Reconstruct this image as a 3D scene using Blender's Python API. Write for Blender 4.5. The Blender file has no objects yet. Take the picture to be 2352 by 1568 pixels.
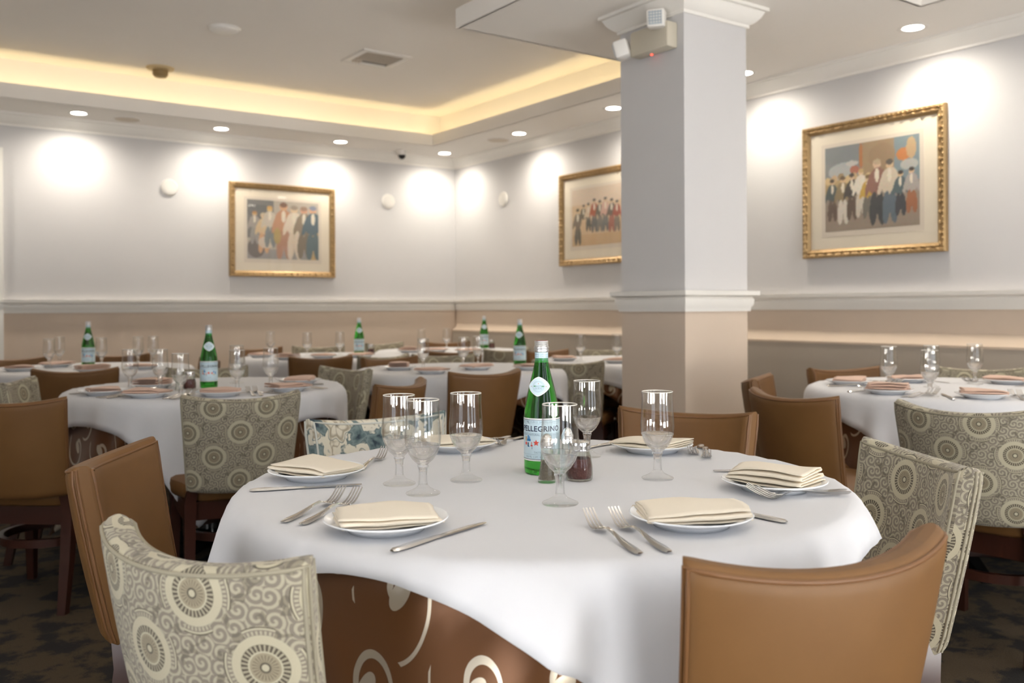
import bpy, bmesh, math, random
import numpy as np
from mathutils import Vector, Matrix
random.seed(7); np.random.seed(7)
PI = math.pi
sc = bpy.context.scene
C = sc.collection
# ------------------------------------------------------------------ camera
yaw, roll, CAMZ = math.radians(35.55), 0.0052, 1.12
Fw = Vector((math.sin(yaw), math.cos(yaw), 0)); R0 = Vector((math.cos(yaw), -math.sin(yaw), 0)); Zu = Vector((0, 0, 1))
rt = R0*math.cos(roll) - Zu*math.sin(roll); up = Zu*math.cos(roll) + R0*math.sin(roll)
cam = bpy.data.cameras.new('camera'); cam.sensor_width = 36; cam.lens = 2100/2352*36
cam.shift_y = -78/2352; cam.clip_start = .05
cam.dof.use_dof = True; cam.dof.focus_distance = 1.95; cam.dof.aperture_fstop = 4.3
co = bpy.data.objects.new('camera', cam); C.objects.link(co)
M = Matrix((rt, up, -Fw)).transposed().to_4x4(); M.translation = (0, 0, CAMZ); co.matrix_world = M
sc.camera = co
# ------------------------------------------------------------------ world, daylight, exposure
w = bpy.data.worlds.new('world'); sc.world = w; w.use_nodes = True
w.node_tree.nodes['Background'].inputs[0].default_value = (.62, .76, 1, 1)
w.node_tree.nodes['Background'].inputs[1].default_value = 1.0
sc.view_settings.view_transform = 'Standard'; sc.view_settings.look = 'None'
sc.view_settings.exposure = 0.27; sc.view_settings.gamma = 1; sc.view_settings.use_curve_mapping = False
sc.cycles.max_bounces = 10; sc.cycles.transmission_bounces = 8; sc.cycles.transparent_max_bounces = 24
sc.cycles.diffuse_bounces = 5; sc.cycles.glossy_bounces = 4
sc.cycles.use_light_tree = False; sc.cycles.use_adaptive_sampling = True; sc.cycles.adaptive_threshold = .04; sc.cycles.use_denoising = True
WIN = [(.2, .95), (1.7, .95), (3.2, .95)]     # window centres (x) and widths in the front wall
LWY, LWW = .55, 1.5                            # window in the left wall: centre (y) and width
WY, WZ0, WZ1, XL0 = -1.6, .30, 2.45, -1.6
DAY, DAYL, CEIL_FILL, SPOT, HIGH, COVE = 14.0, 15.0, 92.0, 34.0, 4.0, 2.9
def area(name, loc, rot, sx, sy, energy, color):
    l = bpy.data.lights.new(name, 'AREA'); l.shape = 'RECTANGLE'; l.size = sx; l.size_y = sy; l.energy = energy; l.color = color
    o = bpy.data.objects.new(name, l); C.objects.link(o); o.location = loc; o.rotation_euler = rot
for x, ww in WIN:                              # daylight through the windows, plus unseen fill lamps added to brighten the ceiling
    area('daylight', (x, WY-.02, (WZ0+WZ1)/2), (PI/2, 0, 0), ww-.06, WZ1-WZ0-.06, DAY, (.86, .93, 1.0))
    area('ceiling_fill', (x, WY-.55, .35), (PI/2+math.radians(42), 0, 0), ww, .9, CEIL_FILL, (1, .96, .90))
area('daylight', (XL0-.02, LWY, (WZ0+WZ1)/2), (PI/2, 0, -PI/2), LWW-.06, WZ1-WZ0-.06, DAYL, (.90, .95, 1.0))
area('ceiling_fill', (XL0-.55, LWY, .35), (PI/2+math.radians(42), 0, -PI/2), LWW, .9, CEIL_FILL*.45, (1, .96, .90))  # upward fill added on the left side too, for the ceiling
# ------------------------------------------------------------------ helpers
def link(o, parent=None):
    C.objects.link(o)
    if parent: o.parent = parent
    return o
def tag(o, label=None, cat=None, group=None, kind=None):
    for k, v in (('label', label), ('category', cat), ('group', group), ('kind', kind)):
        if v: o[k] = v
    return o
def empty(name, loc=(0, 0, 0), rz=0):
    o = bpy.data.objects.new(name, None); o.empty_display_size = .05
    o.location = loc; o.rotation_euler = (0, 0, rz); C.objects.link(o); return o
def dup(o, parent=None, loc=None, rz=None, label=None, cat=None, group=None):
    c = o.copy(); C.objects.link(c)
    if parent: c.parent = parent
    if loc is not None: c.location = loc
    if rz is not None: c.rotation_euler = (0, 0, rz)
    for ch in o.children: dup(ch, c)
    tag(c, label, cat, group); return c
class MB:
    def __init__(s): s.v = []; s.f = []; s.uv = None
    def add(s, v, f):
        n = len(s.v); s.v += [tuple(p) for p in v]; s.f += [tuple(i+n for i in q) for q in f]; return s
    def box(s, x0, x1, y0, y1, z0, z1, m=None):
        v = [(x, y, z) for z in (z0, z1) for y in (y0, y1) for x in (x0, x1)]
        if m is not None: v = [tuple(m @ Vector(p)) for p in v]
        return s.add(v, [(0,2,3,1),(4,5,7,6),(0,1,5,4),(2,6,7,3),(0,4,6,2),(1,3,7,5)])
    def lathe(s, prof, n=32, ang=2*PI, m=None, cap=False):
        v = []; f = []; full = abs(ang-2*PI) < 1e-6; k = n if full else n+1
        for r, z in prof:
            for i in range(k):
                a = ang*i/n; v.append((r*math.cos(a), r*math.sin(a), z))
        for j in range(len(prof)-1):
            for i in range(n):
                i2 = (i+1) % k if full else i+1
                f.append((j*k+i, j*k+i2, (j+1)*k+i2, (j+1)*k+i))
        if cap:
            f.append(tuple(range(k-1, -1, -1))); f.append(tuple((len(prof)-1)*k+i for i in range(k)))
        if m is not None: v = [tuple(m @ Vector(p)) for p in v]
        return s.add(v, f)
    def tube(s, pts, r, n=8, closed=False, caps=True):
        pts = [Vector(p) for p in pts]; N = len(pts); v = []; f = []
        prev = None
        for i, p in enumerate(pts):
            a = pts[(i-1) % N] if closed or i > 0 else p; b = pts[(i+1) % N] if closed or i < N-1 else p
            t = (b-a).normalized()
            if prev is None:
                h = Vector((0, 0, 1)) if abs(t.z) < .9 else Vector((1, 0, 0)); e = t.cross(h).normalized()
            else:
                e = (prev - t*prev.dot(t)).normalized()
            prev = e; g = t.cross(e); rr = r[i] if isinstance(r, (list, tuple)) else r
            for k in range(n):
                th = 2*PI*k/n; v.append(tuple(p + e*rr*math.cos(th) + g*rr*math.sin(th)))
        for i in range(N if closed else N-1):
            j = (i+1) % N
            for k in range(n): f.append((i*n+k, i*n+(k+1) % n, j*n+(k+1) % n, j*n+k))
        if caps and not closed:
            f.append(tuple(range(n-1, -1, -1))); f.append(tuple((N-1)*n+k for k in range(n)))
        return s.add(v, f)
    def loft(s, secs, closed_ring=True, caps=True):
        n = len(secs[0]); v = [p for q in secs for p in q]; f = []
        for j in range(len(secs)-1):
            for i in range(n if closed_ring else n-1):
                i2 = (i+1) % n; f.append((j*n+i, j*n+i2, (j+1)*n+i2, (j+1)*n+i))
        if caps and closed_ring:
            f.append(tuple(range(n-1, -1, -1))); f.append(tuple((len(secs)-1)*n+i for i in range(n)))
        return s.add(v, f)
    def mesh(s, name, mat=None, smooth=35, bevel=0, seg=2):
        me = bpy.data.meshes.new(name); me.from_pydata(s.v, [], s.f)
        bm = bmesh.new(); bm.from_mesh(me)
        if bevel:
            bmesh.ops.bevel(bm, geom=list(bm.edges), offset=bevel, segments=seg, profile=.5, affect='EDGES')
        bmesh.ops.recalc_face_normals(bm, faces=bm.faces); bm.to_mesh(me); bm.free()
        if s.uv:
            l = me.uv_layers.new(name='UVMap')
            for lp in me.loops: l.data[lp.index].uv = s.uv[lp.vertex_index]
        if smooth:
            me.polygons.foreach_set('use_smooth', [True]*len(me.polygons))
            me.set_sharp_from_angle(angle=math.radians(smooth))
        if mat: me.materials.append(mat)
        return me
    def obj(s, name, mat=None, parent=None, smooth=35, bevel=0, seg=2):
        return link(bpy.data.objects.new(name, s.mesh(name, mat, smooth, bevel, seg)), parent)
def struct(name, mb, mat, bevel=0, smooth=35):
    return tag(mb.obj(name, mat, None, smooth, bevel), kind='structure')
def srgb(r, g, b):
    return tuple(((c/255)/12.92 if c/255 <= .04045 else ((c/255+.055)/1.055)**2.4) for c in (r, g, b))
# ------------------------------------------------------------------ materials
class NT:
    def __init__(s, name):
        s.m = bpy.data.materials.new(name); s.m.use_nodes = True; s.t = s.m.node_tree; s.t.nodes.clear()
        s.out = s.n('ShaderNodeOutputMaterial')
    def n(s, typ, ins=None, **kw):
        x = s.t.nodes.new(typ)
        for k, v in kw.items(): setattr(x, k, v)
        for k, v in (ins or {}).items(): s.set(x.inputs[k], v)
        return x
    def set(s, sock, v):
        if isinstance(v, bpy.types.NodeSocket): s.t.links.new(v, sock)
        elif isinstance(v, bpy.types.Node): s.t.links.new(v.outputs[0], sock)
        else:
            if sock.type == 'RGBA' and len(v) == 3: v = (*v, 1)
            sock.default_value = v
    def math(s, op, a, b=0.0, c=0.0, clamp=False):
        x = s.n('ShaderNodeMath', operation=op, use_clamp=clamp); s.set(x.inputs[0], a); s.set(x.inputs[1], b); s.set(x.inputs[2], c); return x.outputs[0]
    def vmath(s, op, a, b=(0, 0, 0), scale=None):
        x = s.n('ShaderNodeVectorMath', operation=op); s.set(x.inputs[0], a); s.set(x.inputs[1], b)
        if scale is not None: s.set(x.inputs['Scale'], scale)
        return x.outputs['Value'] if op in ('LENGTH', 'DISTANCE', 'DOT_PRODUCT') else x.outputs[0]
    def mix(s, fac, a, b):
        x = s.n('ShaderNodeMix', data_type='RGBA'); s.set(x.inputs[0], fac); s.set(x.inputs[6], a); s.set(x.inputs[7], b); return x.outputs[2]
    def mixv(s, fac, a, b):
        x = s.n('ShaderNodeMix', data_type='VECTOR'); s.set(x.inputs[0], fac); s.set(x.inputs[4], a); s.set(x.inputs[5], b); return x.outputs[1]
    def sep(s, v): return s.n('ShaderNodeSeparateXYZ', {0: v}).outputs
    def ramp(s, fac, stops, interp='LINEAR'):
        x = s.n('ShaderNodeValToRGB', {0: fac}); x.color_ramp.interpolation = interp; e = x.color_ramp.elements
        e[0].position, e[0].color = stops[0][0], (*stops[0][1], 1); e[1].position, e[1].color = stops[-1][0], (*stops[-1][1], 1)
        for p, c in stops[1:-1]:
            q = e.new(p); q.color = (*c, 1)
        return x.outputs[0]
    def bump(s, h, strength=.3, dist=.002):
        return s.n('ShaderNodeBump', {'Height': h, 'Strength': strength, 'Distance': dist}).outputs[0]
    def bsdf(s, color, rough=.5, **kw):
        b = s.n('ShaderNodeBsdfPrincipled', {'Base Color': color, 'Roughness': rough})
        for k, v in kw.items(): s.set(b.inputs[k.replace('_', ' ')], v)
        s.t.links.new(b.outputs[0], s.out.inputs[0]); return b
    def noise(s, vec, scale, detail=3, rough=.5, **kw):
        x = s.n('ShaderNodeTexNoise', {'Scale': scale, 'Detail': detail, 'Roughness': rough}, **kw)
        if vec is not None: s.set(x.inputs['Vector'], vec)
        return x.outputs[0]
    @property
    def ob(s): return s.n('ShaderNodeTexCoord').outputs['Object']
    @property
    def uv(s): return s.n('ShaderNodeTexCoord').outputs['UV']
def plain(name, col, rough=.6, bumps=None, var=0, **kw):
    t = NT(name); c = col
    if var:
        nz = t.noise(t.ob, 3.0, 4); c = t.mix(nz, tuple(v*(1-var) for v in col), tuple(min(1, v*(1+var)) for v in col))
    b = t.bsdf(c, rough, **kw)
    if bumps: t.set(b.inputs['Normal'], t.bump(t.noise(t.ob, bumps[0], 3), bumps[1], bumps[2] if len(bumps) > 2 else .001))
    return t.m
def emit(name, col, strength):
    t = NT(name); e = t.n('ShaderNodeEmission', {0: col, 1: strength}); t.t.links.new(e.outputs[0], t.out.inputs[0]); return t.m
mWall = plain('painted_wall_grey', (.605, .592, .588), .7, (60, .08), .02)
mWain = plain('painted_wall_beige', (.66, .54, .43), .7, (60, .08), .02)
mPanel = plain('taupe_panel', (.45, .39, .32), .65, (60, .08), .02)
mTrim = plain('cream_trim', (.86, .83, .775), .4)
mCeil = plain('ceiling_white', (.87, .83, .775), .8, (40, .05), .01)
mDarkBase = plain('dark_cove_base', (.015, .013, .012), .5)
mWood = plain('dark_wood', (.045, .014, .008), .3, None, .3)
mGold = plain('gilded_wood', (.40, .27, .13), .42, (90, .5, .004), .4, Metallic=.7)
mMat = plain('mat_board', (.74, .66, .53), .8)
mMat2 = plain('inner_mat_board', (.66, .58, .48), .8)
mSteel = plain('stainless_steel', (.62, .60, .57), .18, None, .05, Metallic=1.0)
mChrome = plain('chrome', (.75, .74, .73), .12, None, 0, Metallic=1.0)
mPorc = plain('porcelain', (.86, .87, .88), .12, None, 0)
mWhitePl = plain('white_plastic', (.78, .75, .70), .4)
mGreyPl = plain('grey_plastic', (.25, .22, .18), .5)
mBlack = plain('black_plastic', (.01, .01, .01), .2)
mBeigePl = plain('beige_plastic', (.55, .50, .40), .5)
mPaper = plain('label_paper', (.60, .74, .80), .45)
mPaperW = plain('label_white', (.85, .86, .84), .45)
mNavy = plain('label_ink_navy', (.015, .03, .07), .5)
mGreyInk = plain('label_ink_grey', (.25, .36, .42), .5)
mRed = plain('label_ink_red', (.75, .08, .05), .5)
mBlueInk = plain('label_ink_blue', (.04, .25, .55), .5)
mTan = plain('label_ink_tan', (.55, .40, .22), .5)
mCapRed = plain('cap_red', (.25, .02, .02), .35)
mLED = emit('led_red', (1, .05, .03), 6)
mChili = plain('chili_flakes', (.115, .030, .025), .8, (220, .8, .004), .5)
mPepper = plain('ground_pepper', (.20, .16, .12), .9, (300, .9, .003), .5)
mSalt = plain('salt', (.75, .72, .68), .9, (300, .5, .002))
mLens = emit('lamp_lens', (1, .93, .82), 22)
mLens.cycles.emission_sampling = 'NONE'; mLED.cycles.emission_sampling = 'NONE'
mLEDs = emit('cove_led', (1, .80, .44), COVE*3)
def leather():
    t = NT('tan_leather'); p = t.ob
    nz = t.noise(p, 9, 4)
    c = t.mix(nz, (.142, .064, .017), (.19, .090, .027))
    wv = t.noise(p, 900, 2)
    b = t.bsdf(c, .55, Specular_IOR_Level=.4); t.set(b.inputs['Normal'], t.bump(wv, .25, .0006)); return t.m
mLeather = leather()
def jacquard():
    t = NT('medallion_jacquard'); uv = t.uv
    P = t.vmath('SCALE', uv, scale=1/.185)
    A = t.vmath('SUBTRACT', t.vmath('FRACTION', P), (.5, .5, 0)); B = t.vmath('SUBTRACT', t.vmath('FRACTION', t.vmath('ADD', P, (.5, .5, 0))), (.5, .5, 0))
    A = t.vmath('MULTIPLY', A, (1, 1, 0)); B = t.vmath('MULTIPLY', B, (1, 1, 0))
    la = t.vmath('LENGTH', A); lb = t.vmath('LENGTH', B); sel = t.math('LESS_THAN', la, lb)
    q = t.mixv(sel, B, A); r = t.math('MULTIPLY', t.math('MINIMUM', la, lb), 1.17); s = t.sep(q); th = t.math('ARCTAN2', s[1], s[0])
    cream, grey, dark, mid = srgb(188, 179, 152), srgb(126, 117, 103), srgb(66, 57, 40), srgb(152, 140, 114)
    # between the medallions: little spirals
    vo = t.n('ShaderNodeTexVoronoi', {'Vector': uv, 'Scale': 38.0, 'Randomness': .6}, voronoi_dimensions='2D')
    lv = t.vmath('SUBTRACT', uv, vo.outputs['Position']); ls = t.sep(lv); la2 = t.math('ARCTAN2', ls[1], ls[0])
    sp = t.math('SINE', t.math('ADD', t.math('MULTIPLY', vo.outputs['Distance'], 17.0), la2))
    scroll = t.math('GREATER_THAN', sp, .12)
    fuzz = t.noise(uv, 700, 2)
    bg = t.mix(t.math('MULTIPLY', scroll, .70), grey, cream)
    bg = t.mix(t.math('MULTIPLY', t.math('GREATER_THAN', t.noise(uv, 40, 2), .60), .5), bg, dark)
    ring = t.ramp(r, [(0, cream), (.022, cream), (.03, dark), (.045, mid), (.125, mid), (.128, cream), (.14, cream), (.143, dark), (.20, dark), (.203, cream), (.275, cream), (.28, grey), (.32, grey), (.325, cream), (.34, dark), (.352, dark), (.36, grey), (1, grey)], 'CONSTANT')
    spoke = t.math('GREATER_THAN', t.math('SINE', t.math('MULTIPLY', th, 30)), .25)
    inband = t.math('MULTIPLY', t.math('GREATER_THAN', r, .143), t.math('LESS_THAN', r, .20))
    ring = t.mix(t.math('MULTIPLY', inband, t.math('MULTIPLY', spoke, .75)), ring, cream)
    ray = t.math('MULTIPLY', t.math('GREATER_THAN', t.math('SINE', t.math('MULTIPLY', th, 22)), .45), t.math('MULTIPLY', t.math('GREATER_THAN', r, .04), t.math('LESS_THAN', r, .11)))
    ring = t.mix(t.math('MULTIPLY', ray, .7), ring, dark)
    dots = t.math('MULTIPLY', t.math('GREATER_THAN', t.math('SINE', t.math('MULTIPLY', th, 52)), 0), t.math('MULTIPLY', t.math('GREATER_THAN', r, .285), t.math('LESS_THAN', r, .318)))
    ring = t.mix(t.math('MULTIPLY', dots, .8), ring, cream)
    inmed = t.math('LESS_THAN', r, t.math('ADD', .278, t.math('MULTIPLY', t.math('GREATER_THAN', t.math('SINE', t.math('ADD', t.math('MULTIPLY', th, 4), 1.2)), -.1), .076)))
    col = t.mix(inmed, bg, ring)
    col = t.mix(t.math('MULTIPLY', fuzz, .35), col, grey)
    b = t.bsdf(col, .75, Sheen_Weight=.15)
    bw = t.n('ShaderNodeRGBToBW', {0: col}).outputs[0]
    t.set(b.inputs['Normal'], t.bump(t.math('ADD', bw, t.math('MULTIPLY', fuzz, .3)), .35, .0012)); return t.m
mJac = jacquard()
def floral():
    t = NT('blue_floral_fabric'); uv = t.uv
    warp = t.vmath('ADD', uv, t.vmath('SCALE', t.n('ShaderNodeTexNoise', {'Vector': uv, 'Scale': 16.0, 'Detail': 2}).outputs['Color'], scale=.035))
    white, blue, teal, sand, navy = srgb(216, 209, 190), srgb(84, 102, 104), srgb(124, 138, 136), srgb(160, 148, 126), srgb(42, 56, 66)
    vo = t.n('ShaderNodeTexVoronoi', {'Vector': uv, 'Scale': 9.5, 'Randomness': .8}, voronoi_dimensions='2D')
    ls = t.sep(t.vmath('SUBTRACT', uv, vo.outputs['Position'])); th = t.math('ARCTAN2', ls[1], ls[0]); d = vo.outputs['Distance']
    n1 = t.noise(warp, 14, 3)
    leaves = t.ramp(n1, [(0, navy), (.36, navy), (.39, blue), (.46, teal), (.49, blue), (.52, white), (.60, white), (.62, sand), (.66, white), (1, white)])
    edge = t.math('ADD', .46, t.math('MULTIPLY', t.math('SINE', t.math('MULTIPLY', th, 6)), .07))
    rel = t.math('DIVIDE', d, edge)
    flower = t.ramp(rel, [(0, navy), (.12, sand), (.25, white), (.55, white), (.75, sand), (.9, white), (1, blue)])
    pet = t.math('MULTIPLY', t.math('GREATER_THAN', t.math('SINE', t.math('ADD', t.math('MULTIPLY', th, 6), t.math('MULTIPLY', d, 14))), .75), .6)
    flower = t.mix(pet, flower, sand)
    keep = t.math('MULTIPLY', t.math('LESS_THAN', rel, 1.0), t.math('GREATER_THAN', t.sep(vo.outputs['Color'])[0], .28))
    col = t.mix(keep, leaves, flower)
    b = t.bsdf(col, .8); t.set(b.inputs['Normal'], t.bump(t.noise(uv, 900, 2), .2, .0006)); return t.m
mFloral = floral()
def undercloth():
    t = NT('brown_scroll_damask'); uv = t.uv
    vo = t.n('ShaderNodeTexVoronoi', {'Vector': uv, 'Scale': 6.6, 'Randomness': .8}, voronoi_dimensions='2D')
    ls = t.sep(t.vmath('SUBTRACT', uv, vo.outputs['Position'])); th = t.math('ARCTAN2', ls[1], ls[0]); d = vo.outputs['Distance']
    ph = t.math('FRACT', t.math('ADD', t.math('MULTIPLY', d, 1.9), t.math('MULTIPLY', th, 1/(2*PI))))
    wdt = t.math('MINIMUM', .16, t.math('DIVIDE', .032, t.math('MAXIMUM', d, .05)))
    line = t.math('MULTIPLY', t.math('LESS_THAN', ph, wdt), t.math('MULTIPLY', t.math('LESS_THAN', d, .80), t.math('GREATER_THAN', d, .10)))
    bud = t.math('LESS_THAN', t.vmath('LENGTH', t.vmath('MULTIPLY', t.vmath('SUBTRACT', uv, vo.outputs['Position']), (9, 15, 0))), .2)
    pat = t.math('MAXIMUM', line, bud)
    col = t.mix(pat, (.13, .048, .010), (.60, .53, .42))
    b = t.bsdf(col, .34, Metallic=t.math('ADD', .40, t.math('MULTIPLY', pat, .35)), Sheen_Weight=.25)
    t.set(b.inputs['Normal'], t.bump(t.math('ADD', pat, t.math('MULTIPLY', t.noise(uv, 600, 2), .2)), .3, .001)); return t.m
mUnder = undercloth()
def linen(name, col, bs=.15):
    t = NT(name); uv = t.ob
    n1 = t.noise(uv, 7, 4); c = t.mix(n1, tuple(v*.97 for v in col), col)
    b = t.bsdf(c, .75, Sheen_Weight=.1)
    h = t.math('ADD', t.math('MULTIPLY', t.noise(uv, 1400, 2), .12), t.noise(uv, 5, 4))
    t.set(b.inputs['Normal'], t.bump(h, bs, .004)); return t.m
mCloth = linen('white_table_linen', (.635, .63, .64))
mNapI = linen('ivory_napkin_linen', (.78, .69, .55))
mNapP = linen('peach_napkin_linen', (.62, .42, .32))
def carpet():
    t = NT('dark_patterned_carpet'); p = t.ob
    n1 = t.noise(p, 5, 5, .65); n2 = t.noise(p, 260, 3)
    m = t.math('MULTIPLY', t.ramp(t.math('ADD', n1, t.math('MULTIPLY', n2, .16)), [(0, (0, 0, 0)), (.53, (0, 0, 0)), (.60, (1, 1, 1)), (1, (1, 1, 1))]), t.math('ADD', .4, n2))
    c = t.mix(m, (.006, .004, .002), (.060, .038, .015))
    b = t.bsdf(c, .95); t.set(b.inputs['Normal'], t.bump(n2, .8, .006)); return t.m
mCarpet = carpet()
def clear_glass(name, tint=(1, 1, 1), through=.45):
    t = NT(name)
    g = t.n('ShaderNodeBsdfGlass', {'Color': tint, 'Roughness': 0.0, 'IOR': 1.47}); tr = t.n('ShaderNodeBsdfTransparent', {'Color': tint})
    m = t.n('ShaderNodeMixShader', {0: through, 1: g, 2: tr}); t.t.links.new(m.outputs[0], t.out.inputs[0]); return t.m
mGlass = clear_glass('clear_glass', through=.5)
mJar = clear_glass('jar_glass', (.97, .98, .96), .6)
mGreen = NT('green_bottle_glass')
_b = mGreen.bsdf((.055, .44, .045), .03, IOR=1.42); _b.inputs['Transmission Weight'].default_value = .97; mGreen = mGreen.m
def thin_fresnel(t, f0=.05, gain=.9):
    f = t.n('ShaderNodeLayerWeight', {'Blend': .5}).outputs['Facing']
    return t.math('ADD', f0, t.math('MULTIPLY', t.math('POWER', f, 4.0), gain), clamp=True)
def thin_glass(name='thin_goblet_glass', f0=.045, gain=.75):
    t = NT(name); fr = thin_fresnel(t, f0, gain)
    tr = t.n('ShaderNodeBsdfTransparent', {'Color': (.985, .985, .98, 1)}); gl = t.n('ShaderNodeBsdfGlossy', {'Roughness': .01})
    m = t.n('ShaderNodeMixShader', {0: fr, 1: tr, 2: gl}); t.t.links.new(m.outputs[0], t.out.inputs[0]); return t.m
mThin = thin_glass(); mFoot = thin_glass('goblet_foot_glass', .03, .45)
def pane_mat():
    t = NT('picture_glass'); fr = thin_fresnel(t); tr = t.n('ShaderNodeBsdfTransparent'); gl = t.n('ShaderNodeBsdfGlossy', {'Roughness': .02})
    m = t.n('ShaderNodeMixShader', {0: fr, 1: tr, 2: gl}); t.t.links.new(m.outputs[0], t.out.inputs[0]); return t.m
mPane = pane_mat()
def rimmat():
    t = NT('glass_rim_glint'); g = t.n('ShaderNodeBsdfPrincipled', {'Base Color': (.85, .80, .72, 1), 'Roughness': .12}); tr = t.n('ShaderNodeBsdfTransparent')  # cream colour stands in for the bright reflection along the rim
    m = t.n('ShaderNodeMixShader', {0: .35, 1: g, 2: tr}); t.t.links.new(m.outputs[0], t.out.inputs[0]); return t.m
mRim = rimmat()
def artmat():
    t = NT('painted_print'); a = t.n('ShaderNodeVertexColor', layer_name='paint'); nz = t.noise(t.ob, 120, 3)
    t.bsdf(t.mix(t.math('MULTIPLY', nz, .25), a.outputs[0], (.35, .31, .27)), .7); return t.m
mArt = artmat()
# ------------------------------------------------------------------ room
XW, YW, XL, YF = 5.10, 8.156, XL0, -1.6
ZS, ZL, ZC = 2.67, 2.777, 3.0
ZR0, ZR1 = 1.095, 1.20
struct('floor', MB().box(XL-.2, XW+.2, YF-.2, YW+.2, -.1, 0), mCarpet)
def wall(name, x0, x1, y0, y1):
    a = struct(name, MB().box(x0, x1, y0, y1, ZR0+.03, 3.1), mWall)
    b = MB().box(x0, x1, y0, y1, 0, ZR0+.03).obj('wainscot', mWain, a); return a
wall('wall_back', XL-.15, XW+.15, YW, YW+.15)
wall('wall_right', XW, XW+.15, YF-.15, YW)
b = MB(); b.box(XL-.15, XL, YF-.15, LWY-LWW/2, 0, 3.1); b.box(XL-.15, XL, LWY+LWW/2, YW, 0, 3.1); b.box(XL-.15, XL, LWY-LWW/2, LWY+LWW/2, 0, WZ0); b.box(XL-.15, XL, LWY-LWW/2, LWY+LWW/2, WZ1, 3.1)
struct('wall_left', b, mWall)
b = MB()
for c0, c1, e0, e1 in ((LWY-LWW/2, LWY-LWW/2+.05, WZ0, WZ1), (LWY+LWW/2-.05, LWY+LWW/2, WZ0, WZ1), (LWY-.03, LWY+.03, WZ0, WZ1), (LWY-LWW/2, LWY+LWW/2, WZ0, WZ0+.05), (LWY-LWW/2, LWY+LWW/2, WZ1-.05, WZ1)): b.box(XL-.04, XL+.01, c0, c1, e0, e1)
struct('window_4', b, mTrim)
b = MB(); xs = [XL-.15] + [e for x, ww in WIN for e in (x-ww/2, x+ww/2)] + [XW+.15]
for i in range(0, len(xs), 2): b.box(xs[i], xs[i+1], YF-.15, YF, WZ0, WZ1)
b.box(xs[0], xs[-1], YF-.15, YF, 0, WZ0); b.box(xs[0], xs[-1], YF-.15, YF, WZ1, 3.1)
struct('wall_front', b, mWall)
for i, (x, ww) in enumerate(WIN):
    m = MB()
    for a0, a1, c0, c1 in ((x-ww/2, x-ww/2+.05, WZ0, WZ1), (x+ww/2-.05, x+ww/2, WZ0, WZ1), (x-.03, x+.03, WZ0, WZ1), (x-ww/2, x+ww/2, WZ0, WZ0+.05), (x-ww/2, x+ww/2, WZ1-.05, WZ1)):
        m.box(a0, a1, YF-.01, YF+.04, c0, c1)
    struct('window_%d' % (i+1), m, mTrim)
# tray ceiling: high panel, lower soffit with a lip, cove behind the lip
struct('ceiling', MB().box(XL-.15, XW+.15, YF-.15, YW+.15, ZC, ZC+.1), mCeil)
TX, TY = 4.476, 7.556
PX0, PY0, PY1 = 2.70, 2.61, 4.30
s = MB(); s.box(XL, XW, TY+.01, YW, ZS, ZS+.02); s.box(TX+.01, XW, YF, TY+.01, ZS, ZS+.02); s.box(PX0+.01, TX+.01, PY0+.01, PY1-.01, ZS, ZS+.02)
def ribbon(path, off, z0, z1, th):
    """vertical strip along a rectilinear path; off moves it to the left of travel"""
    m = MB(); P = [Vector(p) for p in path]; n = len(P); O = []; I = []
    for i in range(n):
        d0 = (P[i]-P[i-1]).normalized() if i else (P[1]-P[0]).normalized(); d1 = (P[i+1]-P[i]).normalized() if i < n-1 else d0
        n0 = Vector((-d0.y, d0.x)); n1 = Vector((-d1.y, d1.x)); k = n0 + (n1 if i and i < n-1 and abs(n0.dot(n1)) < .5 else Vector((0, 0)))
        O.append(P[i]+k*off); I.append(P[i]+k*(off+th))
    for i in range(n-1):
        a, c, d, e = O[i], O[i+1], I[i+1], I[i]
        m.add([(*a, z0), (*c, z0), (*d, z0), (*e, z0), (*a, z1), (*c, z1), (*d, z1), (*e, z1)], [(0,1,2,3), (4,7,6,5), (0,4,5,1), (1,5,6,2), (2,6,7,3), (3,7,4,0)])
    return m
tray = [(XL, TY), (TX, TY), (TX, PY1), (PX0, PY1), (PX0, PY0), (TX, PY0), (TX, YF)]
lip = ribbon(tray, 0, ZS, ZL, .02); s.add(lip.v, lip.f)
struct('ceiling_soffit', s, mCeil)
struct('ceiling_cove', ribbon(tray, .20, ZS+.02, ZC, .02), mCeil)
led = ribbon(tray[:3], .05, ZS+.021, ZS+.03, .02)
o = led.obj('cove_light_strip', mLEDs); tag(o, 'warm light strip hidden behind the tray ceiling lip', 'light strip')
# crown mouldings, chair rails, skirting
crown = [(0, -.10), (.012, -.10), (.012, -.085), (.03, -.075), (.055, -.05), (.07, -.02), (.085, -.016), (.085, 0), (0, 0)]
rail = [(0, 0), (.012, 0), (.014, .02), (.024, .035), (.026, .062), (.018, .072), (.045, .082), (.048, .105), (.0, .105)]
def mould(prof, z, kind):
    """profile (depth from wall, height) swept along the back and right wall"""
    secs = []
    for wx, wy in ((XL, 0), (XW, 0), (XW, YF)):
        pass
    m = MB()
    S = [[(XL, YW-d, z+h) for d, h in prof], [(XW-d, YW-d, z+h) for d, h in prof], [(XW-d, YF, z+h) for d, h in prof]]
    m.loft(S); return m
struct('trim_1', mould(crown, ZS, 0), mTrim, smooth=30)
struct('trim_2', mould(rail, ZR0, 0), mTrim, smooth=30)
struct('baseboard_back', MB().box(XL, XW, YW-.015, YW, .0, .14), mTrim)
struct('trim_3', MB().box(XW-.02, XW, YF, YW-.02, .13, .265), mTrim)
struct('baseboard_right', MB().box(XW-.03, XW, YF, YW-.02, 0, .13), mDarkBase)
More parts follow.
